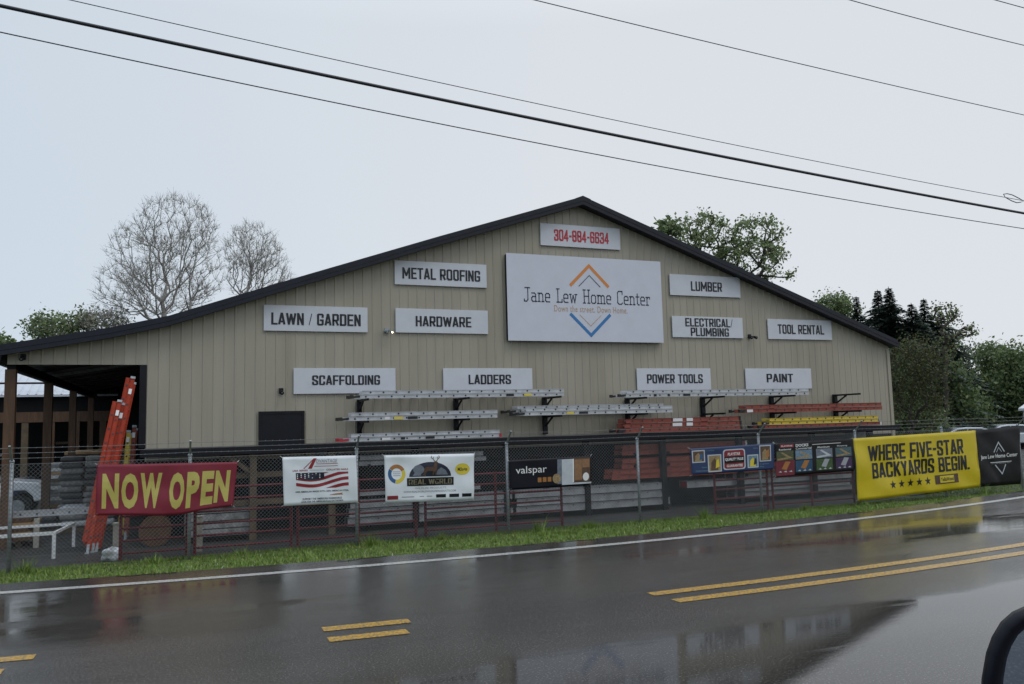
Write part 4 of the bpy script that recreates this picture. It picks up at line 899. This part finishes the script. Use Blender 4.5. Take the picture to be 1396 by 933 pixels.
# utility vehicle parked beyond the porch
def utility_vehicle():
    t = thing('utility_vehicle', 'white off road utility vehicle parked beyond the porch posts', 'vehicle', at(30, 690, 27))
    t.location.z = 0; x1 = at(61, 680, 27).x; Yv = 26.6; ORG[t.as_pointer()] = t.location.copy()
    L = 3.0; x0 = x1-L; q = lambda f: x0+L*f
    b = MB(); b.prism([(q(0), .45), (q(.15), .42), (q(.3), .38), (q(.62), .38), (q(.66), .62), (q(.72), .78), (q(.86), .78), (q(.92), .6), (q(.93), .45), (q(1), .5), (q(1), .85), (q(.97), .98), (q(.66), 1.08), (q(.62), .75), (q(.35), .75), (q(.33), 1.02), (q(0), 1.02)], Yv, Yv+1.4); body = b.build('body', M_CARW, t); bevel(body, .03, 2)
    for fx_ in (.17, .79):
        for y in (Yv-.02, Yv+1.2):
            b = MB(); b.tube([(q(fx_), y, .33), (q(fx_), y+.24, .33)], .33, 20); wh = b.build('wheel', M_RUB, t, False)
            b = MB(); b.tube([(q(fx_), y-.012, .33), (q(fx_), y+.1, .33)], .2, 16)
            b.build('rim', M_GALV, wh)
    b = MB()
    for y in (Yv+.08, Yv+1.32): b.tube([(q(.66), y, 1.05), (q(.58), y, 1.75), (q(.2), y, 1.78), (q(.12), y, 1.0)], .028, 6)
    b.tube([(q(.58), Yv+.08, 1.75), (q(.58), Yv+1.32, 1.75)], .028, 6); b.tube([(q(.2), Yv+.08, 1.78), (q(.2), Yv+1.32, 1.78)], .028, 6); b.build('roll_cage', M_GALV, t)
    b = MB(); b.box((q(.36), Yv+.2, .76), (q(.52), Yv+1.2, .9)); b.box((q(.34), Yv+.2, .9), (q(.39), Yv+1.2, 1.4)); b.build('seat', M_RUB, t)
    b = MB(); b.box((q(.985), Yv+.1, .8), (q(1.003), Yv+.4, .9)); b.box((q(.93), Yv-.004, .82), (q(.985), Yv+.1, .9)); b.build('headlight', M_BAG, t)
utility_vehicle()
# shed across the yard
def shed():
    Ys = 38.; xa, xb = at(-120, 560, Ys).x, at(215, 560, Ys).x; ze = at(50, 539, Ys).z; t = thing('storage_shed', 'open fronted timber shed with pale metal roof seen through the porch', 'shed', ((xa+xb)/2, Ys, 0))
    b = MB(); n = int((xb-xa)/.3)
    for k in range(n):
        x = xa+k*.3; b.add([(x, Ys-.4, ze), (x+.05, Ys-.4, ze+.03), (x+.1, Ys-.4, ze), (x+.3, Ys-.4, ze), (x, Ys+6, ze+2.4), (x+.05, Ys+6, ze+2.43), (x+.1, Ys+6, ze+2.4), (x+.3, Ys+6, ze+2.4)], [(0, 1, 5, 4), (1, 2, 6, 5), (2, 3, 7, 6)])
    b.box((xa, Ys-.39, ze-.08), (xb, Ys-.36, ze-.002)); b.add([(xa, Ys-.38, ze-.04), (xb, Ys-.38, ze-.04), (xb, Ys+6, ze+2.36), (xa, Ys+6, ze+2.36)], [(3, 2, 1, 0)]); rf = b.build('roof', mat('pale galvanised roof', (.5, .53, .58), .35, .2, .1, 3), t)
    b = MB(); b.tube([(xa, Ys-.2, ze+.48), (xb, Ys-.2, ze+.48)], .045, 6); b.build('snow_rail', M_BLACK, rf)
    b = MB(); z1_, z0_ = at(50, 562, Ys).z, at(50, 576, Ys).z; b.box((xa, Ys-.12, z0_), (xb, Ys+.02, z1_)); b.build('beam', M_WOOD, t)
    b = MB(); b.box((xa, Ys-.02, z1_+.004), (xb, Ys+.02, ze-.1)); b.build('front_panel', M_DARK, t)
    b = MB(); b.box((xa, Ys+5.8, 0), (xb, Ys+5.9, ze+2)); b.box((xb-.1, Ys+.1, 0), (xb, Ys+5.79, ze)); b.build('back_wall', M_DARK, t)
    for px in (-40, 34, 70, 104, 140, 166, 200):
        x = at(px, 600, Ys).x; b = MB(); b.box((x-.12, Ys-.1, 0), (x+.12, Ys+.1, z0_-.004)); b.build('post', M_WOOD3 if px == 34 else M_WOOD, t)
    for z in (.9, 1.9):
        b = MB(); b.box((at(71, 600, Ys).x, Ys+1, z), (at(103, 600, Ys).x, Ys+2.2, z+.1)); b.build('shelf', M_WOOD3, t)
shed()
for px, Yp, lb in ((24, 31, 'dark blue plastic drum beyond the first porch post'), (36, 31.5, 'dark blue plastic drum right of the other drum')):
    x = at(px, 620, Yp).x; t = thing('plastic_drum', lb, 'drum', (x, Yp, 0), 'blue drums in the porch')
    b = MB(); b.tube([(x, Yp, 0), (x, Yp, .3), (x, Yp, .9)], .29, 16); b.tube([(x, Yp, .3), (x, Yp, .34)], .305, 16); b.tube([(x, Yp, .6), (x, Yp, .64)], .305, 16); b.build('barrel', M_DRUM, t); b = MB(); b.tube([(x, Yp, .902), (x, Yp, .93)], .25, 16); b.build('lid', M_RUB, t)
def crate_stack(px, Yp, n, lb, m, w_=.9):
    x = at(px, 640, Yp).x; t = thing('board_bundle', lb, 'lumber', (x, Yp, 0), 'bundles of stock in the porch'); q = random.Random(px)
    for k in range(n):
        b = MB(); j = q.uniform(-.06, .06); b.box((x-w_/2+j, Yp-.4, .1+.11*k), (x+w_/2+j, Yp+1.6, .2+.11*k)); b.build('board', q.choice(m), t)
    for y in (Yp-.3, Yp+1.4):
        b = MB(); b.box((x-w_/2, y, 0), (x+w_/2, y+.1, .1)); b.build('bearer', M_WOOD3, t)
crate_stack(84, 29, 12, 'high bundle of boards between the second and third porch posts', [M_WOOD2, M_WOOD3, M_SACK, M_WHITE])
crate_stack(108, 31.5, 15, 'high bundle of boards behind the third porch post', [M_WOOD3, M_WOOD2, M_WOOD])
crate_stack(150, 26.5, 16, 'bundle of yellowish boards behind the orange ladders', [M_WOOD2, M_WOOD2, M_YEL, M_WOOD3])
# things on the ground left of the lean-to
x = at(212, 713, 18.6).x; t = thing('wire_spool', 'brown wooden cable spool behind the short red gate', 'spool', (x, 18.6, 0)); 
b = MB(); b.tube([(x, 18.45, .3), (x, 18.85, .3)], .16, 14); b.build('drum', M_SACK, t)
for y in (18.42, 18.85): b = MB(); b.tube([(x, y, .31), (x, y+.03, .31)], .31, 20); b.build('flange', M_WOOD, t)
x = at(300, 700, 18.7).x
b = MB()
for k in range(4): b.box((x-.7, 18.5, .12+.16*k), (x+.6, 19.3, .26+.16*k))
tag(b.build('block_stack', M_SACK, None, org=(x, 18.9, 0)), 'stack of grey slabs behind the gate right of NOW OPEN', 'slabs')
# ------------------------------------------------------------------ right of the store
def car(label, px, py, m, rot, pyroof=1.45):
    p = atz(px, py, pyroof); t = thing('parked_car', label, 'car', (0, 0, 0), 'cars parked beyond the fence')
    b = MB(); b.prism([(-2.2, .35), (2.2, .35), (2.25, .6), (2.15, .82), (1.2, .95), (-1.9, .97), (-2.2, .85)], -.88, .88); bevel(b.build('body', m, t), .07, 2)
    b = MB(); b.prism([(1.15, .951), (.35, 1.4), (-.1, 1.46), (-.9, 1.44), (-1.5, 1.25), (-1.95, .972)], -.76, .76); cb = b.build('cabin', m, t); bevel(cb, .06, 2)
    for s in (-1, 1):
        b = MB(); b.prism([(.85, 1.0), (.3, 1.34), (-.15, 1.38), (-.15, 1.0)], s*.765, s*.775); b.build('window', M_GLASS, t)
        b = MB(); b.prism([(-.22, 1.0), (-.22, 1.38), (-.85, 1.36), (-1.4, 1.2), (-1.55, 1.0)], s*.765, s*.775); b.build('window', M_GLASS, t)
        for x in (-1.35, 1.4):
            b = MB(); b.tube([(x, s*.7, .32), (x, s*.9, .32)], .32, 18); wh = b.build('wheel', M_RUB, t); b = MB(); b.tube([(x, s*.89, .32), (x, s*.91, .32)], .2, 14); b.build('rim', M_GALV, wh)
    b = MB(); b.add([(1.1, -.62, 1.0), (1.1, .62, 1.0), (.42, .6, 1.385), (.42, -.6, 1.385)], [(0, 1, 2, 3)]); b.v = [(x+.03, y, z+.03) for x, y, z in b.v]; b.build('windscreen', M_GLASS, t)
    t.location = (p.x, p.y, 0); t.rotation_euler.z = rot
car('silver grey car whose roof shows above the yellow banner', 1306, 583, M_CARP, R(150))
car('pale silver car whose roof shows above the black banner', 1365, 579, mat('pale car paint', (.5, .54, .57), .25, .3, .05, coat=.5), R(150))
p = at(1462, 575, 34); t = thing('pale_shed', 'small pale shed with white gable roof at the right edge', 'shed', (p.x+.4, 35, 0)); z0 = at(1390, 557, 34).z; z1 = at(1396, 545, 34).z
b = MB(); b.box((p.x-.2, 34, 0), (p.x+3.4, 37, z0)); b.build('wall', M_SIGN, t)
b = MB(); b.prism([(p.x-.35, z0+.004), (p.x+1.6, z1+.35), (p.x+3.55, z0+.004), (p.x+3.55, z0-.15), (p.x+1.6, z1+.2), (p.x-.35, z0-.15)], 33.8, 37.2); b.build('roof', M_WHITE, t)
b = MB(); b.box((p.x+.9, 33.97, 0), (p.x+1.8, 33.995, 2)); b.build('door', M_PGRY, t)
p = at(1166, 592, 18.9); b = MB(); b.box((p.x-.22, 18.6, 0), (p.x+.3, 19.1, p.z+.1)); b.box((p.x-.25, 18.57, p.z+.101), (p.x+.33, 19.13, p.z+.13)); tag(b.build('utility_box', M_GALV, None, org=(p.x, 18.9, 0)), 'grey metal utility box beside the yellow banner', 'box')

# ------------------------------------------------------------------ power lines
LYY = 10.
def line(a_, c_, sag, r, Yl, label, nm='power_line'):
    A, C = at(a_[0], a_[1], Yl), at(c_[0], c_[1], Yl); d = (C-A); A2 = A-d*.8; C2 = C+d*.35; n = 40; pts = []
    for k in range(n+1):
        f = k/n; p = A2+(C2-A2)*f; g_ = (p-A).dot(d)/d.length_squared; p.z -= sag*(4*g_*(1-g_)); pts.append(p)
    b = MB(); b.tube(pts, r, 6); mid = pts[n//2]
    return tag(b.build(nm, M_CABLE, None, True, org=mid), label, 'cable', 'overhead cables crossing the sky')
line((0, 8), (1396, 291), .1, .03, 14, 'thick black overhead cable crossing the whole sky')
l2 = line((95, 0), (1396, 274), .12, .0075, 14.3, 'thin overhead cable with a wire loop above the thick one')
line((0, 44), (1396, 312), .16, .0095, 13.7, 'lowest thin overhead cable below the thick one')
line((728, 0), (1396, 157), .03, .008, 12, 'thin overhead cable at upper right, longer of the corner cables')
line((1158, 0), (1396, 62), .02, .008, 11, 'thin overhead cable crossing the upper right corner')
line((1356, 0), (1396, 11), .0, .008, 10.5, 'very short visible cable at the extreme upper right')
o0 = ORG[l2.as_pointer()]
b = MB(); b.tube([at(px, py, 14.3) for px, py in ((1370, 268.5), (1368, 265), (1373, 264.3), (1380, 266), (1390, 271), (1396, 274.5), (1391, 276), (1386, 276.6), (1379, 274), (1371, 269.5))], .012, 5); b.build('wire_loop', M_CABLE, l2)

# ------------------------------------------------------------------ wing mirror of the car the photo was taken from
t = thing('wing_mirror', 'black car wing mirror with blue grey glass at the lower right', 'mirror', atz(1440, 1000, 1.6)*0+at(1440, 1000, .55))
D = .82
def scr(px, py, d): return Vector((0, 0, G))+ray(px, py)*d
out_ = [(1336, 960), (1338, 925), (1344, 890), (1352, 868), (1364, 848), (1380, 834), (1400, 825), (1440, 817), (1500, 815), (1560, 822), (1590, 850), (1600, 900), (1595, 960), (1575, 1010), (1500, 1035), (1420, 1032), (1360, 1010)]
cx_, cy_ = 1470, 925
def ring(d, s): return [scr(cx_+(x-cx_)*s, cy_+(y-cy_)*s, d) for x, y in out_]
rs = [ring(D+.012, .76), ring(D-.002, .8), ring(D-.008, .88), ring(D, .97), ring(D+.025, 1), ring(D+.07, .93), ring(D+.1, .7), ring(D+.115, .35)]
n = len(out_); b = MB(); b.add([p for r_ in rs for p in r_], [(j*n+i, j*n+(i+1) % n, (j+1)*n+(i+1) % n, (j+1)*n+i) for j in range(len(rs)-1) for i in range(n)]+[tuple((len(rs)-1)*n+i for i in range(n))])
b.build('housing', M_MIRB, t, True)
b = MB(); b.add(ring(D+.008, .775), [tuple(range(n))]); b.build('glass', M_MIRG, t)
b = MB(); b.bar(scr(1560, 1000, D+.04), scr(1750, 1060, D+.1), .05, .05); b.build('arm', M_MIRB, t)
HAZE = 0
# ------------------------------------------------------------------ trees
M_BARK = mat('grey bark', (.27, .26, .24), .9, 0, .35, 6); M_BARKP = mat('pale sycamore bark', (.2, .19, .17), .9, 0, .4, 3)  # M_BARK is paled in its colour to stand in for haze and glare
M_BARKD = mat('dark bark', (.045, .038, .03), .9, 0, .35, 6)
def leaf(name, col, tr=.45):
    m = mat(name, col, .55, 0, .35, 1.5); t = m.node_tree; n = t.nodes; b = n['Principled BSDF']; x = n.new('ShaderNodeBsdfTranslucent')
    src = b.inputs['Base Color'].links[0].from_socket; t.links.new(src, x.inputs[0]); k = n.new('ShaderNodeMixShader'); k.inputs[0].default_value = tr
    t.links.new(b.outputs[0], k.inputs[1]); t.links.new(x.outputs[0], k.inputs[2]); t.links.new(k.outputs[0], n['Material Output'].inputs[0]); return m
L_BUD = mat('olive leaf buds', (.28, .28, .2), .7, 0, .3, 2)
L_GRN = leaf('spring green leaves', (.23, .29, .13), .5); L_GRN2 = leaf('deep green leaves', (.1, .145, .06)); L_DRK = leaf('dark green leaves', (.05, .075, .038), .3)  # L_DRK is the darkest of the green leaf colours
L_OLV = leaf('olive brown leaves', (.07, .07, .025)); L_CON = leaf('dark conifer needles', (.055, .08, .06), .2)
def skeleton(base, top_trunk, lobes, n, bf=.35, seed=0, shell=.5):
    """minimum spanning tree with path-length weight through points that fill the crown lobes"""
    q = np.random.default_rng(seed); pts = []
    vol = np.array([l[3]*l[4]*l[5] for l in lobes]); vol = vol/vol.sum()
    for l, f in zip(lobes, vol):
        k = max(20, int(n*f)); d = q.normal(size=(k, 3)); d /= np.linalg.norm(d, axis=1)[:, None]
        r = q.random(k)**(1/3*(1-shell)+.05); pts.append(np.array(l[:3])+d*r[:, None]*np.array(l[3:6]))
    pts = np.concatenate(pts); base = np.array(base, float); tt = np.array(top_trunk, float)
    m = 12; tr = base+(tt-base)*np.linspace(0, 1, m)[:, None]; tr[1:, :2] += q.normal(size=(m-1, 2))*.08
    P = np.concatenate([tr, pts]); N_ = len(P); par = -np.ones(N_, int); plen = np.full(N_, 1e9); inT = np.zeros(N_, bool)
    for i in range(m): inT[i] = True; par[i] = i-1; plen[i] = np.linalg.norm(P[i]-base)
    cost = np.full(N_, 1e9); cp = np.zeros(N_, int)
    def relax(i):
        d = np.linalg.norm(P-P[i], axis=1); c = d+bf*(plen[i]+d); u_ = (~inT) & (c < cost); cost[u_] = c[u_]; cp[u_] = i
    for i in range(m//3, m): relax(i)
    order = list(range(m))
    for _ in range(N_-m):
        i = int(np.argmin(np.where(inT, 1e9, cost))); inT[i] = True; par[i] = cp[i]; plen[i] = plen[par[i]]+np.linalg.norm(P[i]-P[par[i]]); order.append(i); relax(i)
    return P, par, order
def tree(name, label, base, top_trunk, lobes, n, bark, leaf, r_tip=.012, nleaf=0, lsize=.1, seed=0, bf=.35, spread=.35, group='trees behind the store', pw=2.4, rmax=.4, shell=.5, twigs=0):
    P, par, order = skeleton(base, top_trunk, lobes, n, bf, seed, shell); N_ = len(P); q = np.random.default_rng(seed+50)
    a = np.zeros(N_); kids = np.zeros(N_, int)
    for i in order[::-1]:
        if kids[i] == 0: a[i] = r_tip**pw
        if par[i] >= 0: a[par[i]] += a[i]; kids[par[i]] += 1
    rad = np.minimum(a**(1/pw), rmax)
    t = thing(name, label, 'tree', tuple(base), group)
    tk = MB(); br = MB()
    for i in range(N_):
        p = par[i]
        if p < 0: continue
        A, B_ = P[p], P[i]; d = np.linalg.norm(B_-A)
        if d < 1e-4: continue
        r1 = min(rad[p], rad[i]*1.6); tgt = tk if i < 12 else br
        if i < 12: tk.tube([A, B_], rad[p], 10, False, rad[i])
        else:
            mid = (A+B_)/2+q.normal(size=3)*d*.025; br.tube([A, mid, B_], r1, 5 if rad[i] > .03 else 3, False, rad[i])
    tips = np.array([i for i in range(12, N_) if rad[i] < r_tip*3])
    if twigs:
        for i in tips:
            for _ in range(twigs):
                d = P[i]-P[par[i]]; d = d/(np.linalg.norm(d)+1e-6)+q.normal(size=3)*.55+np.array([0, 0, .55]); d *= q.uniform(.25, .7)/np.linalg.norm(d)
                br.tube([P[i], P[i]+d], r_tip*.75, 3, False, r_tip*.4)
    tk.build('trunk', bark, t, True); cr = br.build('branches', bark, t)
    if nleaf:
        k = nleaf; idx = q.choice(tips, k); c = P[idx]+q.normal(size=(k, 3))*spread; s = lsize*q.uniform(.5, 1.3, k)
        e1 = q.normal(size=(k, 3)); e1 /= np.linalg.norm(e1, axis=1)[:, None]; e2 = np.cross(e1, q.normal(size=(k, 3))); e2 /= np.linalg.norm(e2, axis=1)[:, None]
        v = np.stack([c-e1*s[:, None], c+e2*s[:, None]*.6, c+e1*s[:, None], c-e2*s[:, None]*.6], 1)-np.array(base)
        me = bpy.data.meshes.new('crown'); me.from_pydata(v.reshape(-1, 3).tolist(), [], np.arange(4*k).reshape(-1, 4).tolist()); 
        ls = leaf if isinstance(leaf, list) else [leaf]
        for m_ in ls: me.materials.append(m_)
        if len(ls) > 1: me.polygons.foreach_set('material_index', q.integers(0, len(ls), k).tolist())
        o = link(bpy.data.objects.new('crown', me)); o.parent = t
    return t
def lobe(px, py, Y, rx, rz, ry=None):       # crown lobe centred on a pixel at depth Y; radii in pixels of the photo
    p = at(px, py, Y); s = (p-Vector((0, 0, G))).dot(fw)/F; return (p.x, p.y, p.z, rx*s, (ry or rx)*s, rz*s)
def ground_at(px, Y): p = at(px, 560, Y); return (p.x, Y, 0)
TY = 58.
b0 = ground_at(228, TY); j = at(225, 425, TY)
tree('bare_tree', 'largest bare spring tree rising behind the left roof slope', b0, tuple(j), [lobe(240, 312, TY, 52, 44), lobe(190, 350, TY, 42, 46), lobe(170, 395, TY, 38, 40), lobe(270, 360, TY, 34, 62), lobe(225, 395, TY, 56, 44), lobe(150, 415, TY, 18, 22)], 1150, M_BARK, L_BUD, .012, 3000, .05, 3, 1.5, .25, twigs=5, rmax=.36, pw=2.2)
b0 = ground_at(330, TY+8); j = at(331, 400, TY+8)
tree('bare_tree', 'smaller round bare tree right of the largest one', b0, tuple(j), [lobe(345, 340, TY+8, 38, 36), lobe(335, 375, TY+8, 28, 36), lobe(368, 372, TY+8, 28, 32)], 600, M_BARK, L_BUD, .012, 1500, .05, 5, 1.5, .25, twigs=5, rmax=.3, pw=2.2)
TY2 = 60
tree('leafy_tree', 'low green tree at the far left behind the eave', ground_at(80, TY2), tuple(at(80, 470, TY2)), [lobe(70, 448, TY2, 32, 14), lobe(105, 442, TY2, 18, 14)], 160, M_BARK, [L_GRN, L_GRN2], .02, 2600, .11, 8, .3, .3)
tree('bare_tree', 'low sparse tree between the far left green tree and roof', ground_at(140, TY2), tuple(at(138, 460, TY2)), [lobe(140, 440, TY2, 34, 14)], 260, M_BARK, L_BUD, .014, 900, .12, 9, .3, .3, twigs=2)
tree('leafy_tree', 'bright green treetop at the left frame edge', ground_at(2, TY2), tuple(at(0, 480, TY2)), [lobe(0, 472, TY2, 16, 12)], 60, M_BARK, [L_GRN, L_GRN2], .02, 700, .2, 10, .3, .3)
TR = 50
tree('leafy_tree', 'tall leafy tree rising behind the right roof slope', ground_at(1015, TR), tuple(at(1018, 385, TR)), [lobe(1030, 322, TR, 38, 28), lobe(1022, 350, TR, 42, 26), lobe(1052, 375, TR, 30, 10), lobe(1060, 340, TR, 14, 16)], 210, M_BARKD, [L_GRN, L_GRN, L_GRN2], .03, 3200, .13, 14, .5, .22)
tree('leafy_tree', 'leafy tree with forked crown left of the tall one', ground_at(962, TR+1), tuple(at(965, 372, TR+1)), [lobe(955, 310, TR+1, 26, 20), lobe(948, 330, TR+1, 26, 14), lobe(984, 322, TR+1, 10, 24), lobe(990, 350, TR+1, 22, 18)], 150, M_BARKD, [L_GRN, L_GRN, L_GRN2], .03, 2000, .13, 15, .5, .22)
tree('leafy_tree', 'small leafy treetop just above the right roof slope', ground_at(912, TR), tuple(at(912, 340, TR)), [lobe(912, 312, TR, 16, 10)], 60, M_BARKD, [L_GRN, L_GRN2], .02, 420, .2, 16, .3, .3)
def conifer(label, px, pyt, Y, wpx, seed):
    q = random.Random(seed); tp = at(px, pyt, Y); base = (tp.x, Y, 0); H_ = tp.z; s = (tp-Vector((0, 0, G))).dot(fw)/F; Rm = wpx*s
    t = thing('conifer', label, 'tree', base, 'conifers right of the store')
    b = MB(); b.tube([base, (tp.x, Y, H_)], .2, 8, True, .02); b.build('trunk', M_BARKD, t)
    vs = []; fs = []; z = H_*.12
    while z < H_-.1:
        f = 1-z/H_; r_ = Rm*2.3*(f**.85)*q.uniform(.65, 1.25)+.1; k = q.randint(11, 15)
        for i in range(k):
            a_ = q.uniform(0, 6.28); l_ = r_*q.uniform(.45, 1.15)*(.55 if f < .12 else 1); dr = q.uniform(.15, .4)*l_; ca, sa = math.cos(a_), math.sin(a_); ns = max(3, int(l_/.16))
            for jn in range(ns):
                u_ = (jn+.5)/ns; cx, cy, cz = tp.x+ca*l_*u_, Y+sa*l_*u_, z-dr*u_*u_+.05
                for sd in (-1, 1):
                    ww = (.13+.16*min(1, l_)+.5*l_*(1-u_)*.4)*q.uniform(.7, 1.3); b_ = len(vs); ta = a_+sd*q.uniform(.5, 1.1)
                    ex, ey, ez = math.cos(ta)*ww, math.sin(ta)*ww, -q.uniform(.0, .5)*ww; w2 = .11
                    vs += [(cx-ca*w2, cy-sa*w2, cz), (cx+ex, cy+ey, cz+ez), (cx+ca*w2*1.4, cy+sa*w2*1.4, cz-.01)]; fs.append((b_, b_+1, b_+2))
        z += .1+.1*f
    b = MB(); b.add(vs, fs); b.build('crown', L_CON, t)
for i, (lb, px, pyt, Y, wpx) in enumerate((('tallest dark spruce right of the store roof', 1211, 391, 44, 38), ('slightly shorter spruce left of the tallest one', 1196, 395, 45, 34), ('small pointed spruce just above the roof end', 1167, 404, 47, 22), ('broad dark spruce left of the broken tree', 1242, 413, 43, 42), ('dark spruce behind the broken tree', 1259, 407, 46, 36), ('dark spruce right behind the broken tree', 1281, 424, 45, 34), ('low dark spruce filling behind the scrub tree', 1226, 440, 48, 46))): conifer(lb, px, pyt, Y, wpx, 30+i)
tree('leafy_tree', 'rounded green tree just above the right roof end', ground_at(1135, 52), tuple(at(1135, 425, 52)), [lobe(1135, 417, 52, 22, 14), lobe(1155, 428, 52, 14, 14)], 120, M_BARKD, [L_GRN, L_GRN2], .02, 3000, .12, 41, .3, .34)
tree('broken_tree', 'tall broken topped tree with leafy stubs right of spruces', ground_at(1285, 40), tuple(at(1288, 470, 40)), [lobe(1282, 428, 40, 9, 18), lobe(1300, 428, 40, 8, 12), lobe(1318, 452, 40, 16, 8), lobe(1290, 470, 40, 12, 24)], 60, M_BARKD, [L_GRN, L_OLV], .035, 800, .1, 42, .5, .2, group='trees right of the store')
tree('scrub_tree', 'olive brown scrub tree beside the store corner', ground_at(1240, 30), tuple(at(1240, 560, 30)), [lobe(1240, 510, 30, 34, 44), lobe(1262, 500, 30, 24, 34), lobe(1222, 540, 30, 18, 40), lobe(1262, 555, 30, 24, 28)], 420, M_BARKD, [L_OLV, L_OLV, L_GRN2], .012, 8000, .065, 43, .35, .3, group='trees right of the store', twigs=1)
for i, (lb, px, lobes_, Y, k) in enumerate((('rounded green tree before the right frame edge', 1350, [(1352, 492, 22, 20), (1340, 535, 28, 28), (1368, 530, 28, 36)], 46, 3600), ('green tree at the right frame edge', 1392, [(1392, 495, 22, 22), (1394, 535, 30, 40)], 42, 2600), ('dense green tree below the broken tree', 1300, [(1290, 530, 28, 34), (1285, 555, 36, 24), (1318, 560, 26, 20)], 42, 3800), ('dark green tree behind the parked cars', 1335, [(1335, 565, 50, 24), (1300, 570, 40, 20), (1375, 565, 40, 24)], 52, 3600), ('dark undergrowth tree against the store corner', 1228, [(1228, 560, 26, 34), (1250, 580, 34, 24)], 40, 2600))):
    tree('leafy_tree', lb, ground_at(px, Y), tuple(at(px, lobes_[0][1]+15, Y)), [lobe(a_, b_, Y, c_, d_) for a_, b_, c_, d_ in lobes_], 260, M_BARKD, [L_GRN2, L_GRN2, L_GRN], .02, int(k*3.4), .14, 60+i, .45, .4, group='trees right of the store')
tree('leafy_tree', 'tall dark dense tree filling between spruces and the broken tree', ground_at(1262, 52), tuple(at(1262, 520, 52)), [lobe(1258, 490, 52, 44, 46), lobe(1296, 500, 52, 30, 44), lobe(1228, 505, 52, 30, 48), lobe(1270, 550, 52, 60, 40)], 300, M_BARKD, [L_DRK, L_DRK, L_GRN2], .02, 15000, .16, 77, .4, .45, group='trees right of the store')
# dark far wood that closes the gap under the crowns
q = np.random.default_rng(99); n = 16000
px = q.uniform(1185, 1500, n); Yd = q.uniform(58, 80, n); X = np.array([at(a_, 560, y).x for a_, y in zip(px, Yd)]); hh = 4.5+1.2*np.sin(X*.3)+1*np.sin(X*.83); Z = hh*q.random(n)**.8
c = np.stack([X, Yd, Z], 1); s = q.uniform(.15, .35, n)[:, None]; e1 = q.normal(size=(n, 3)); e1 /= np.linalg.norm(e1, axis=1)[:, None]; e2 = np.cross(e1, q.normal(size=(n, 3))); e2 /= np.linalg.norm(e2, axis=1)[:, None]
v = np.stack([c-e1*s, c+e2*s*.7, c+e1*s, c-e2*s*.7], 1); me = bpy.data.meshes.new('far_wood'); me.from_pydata(v.reshape(-1, 3).tolist(), [], np.arange(4*n).reshape(-1, 4).tolist()); me.materials.append(L_GRN2)
o = link(bpy.data.objects.new('far_wood', me)); tag(o, 'dark far wood closing the view beyond the parking lot', 'wood', None, 'stuff')

# ------------------------------------------------------------------ rain haze
hz = bpy.data.materials.new('rain haze'); hz.use_nodes = True; t_ = hz.node_tree; t_.nodes.remove(t_.nodes['Principled BSDF'])
pv = t_.nodes.new('ShaderNodeVolumePrincipled'); pv.inputs['Color'].default_value = (.86, .9, .95, 1); pv.inputs['Density'].default_value = HAZE
t_.links.new(pv.outputs[0], t_.nodes['Material Output'].inputs['Volume'])
if HAZE:
    b = MB(); b.box((-310, -310, -1.5), (410, 1510, 24.5)); h = b.build('haze', hz); tag(h, 'thin rain haze over the whole place', 'haze', None, 'stuff')
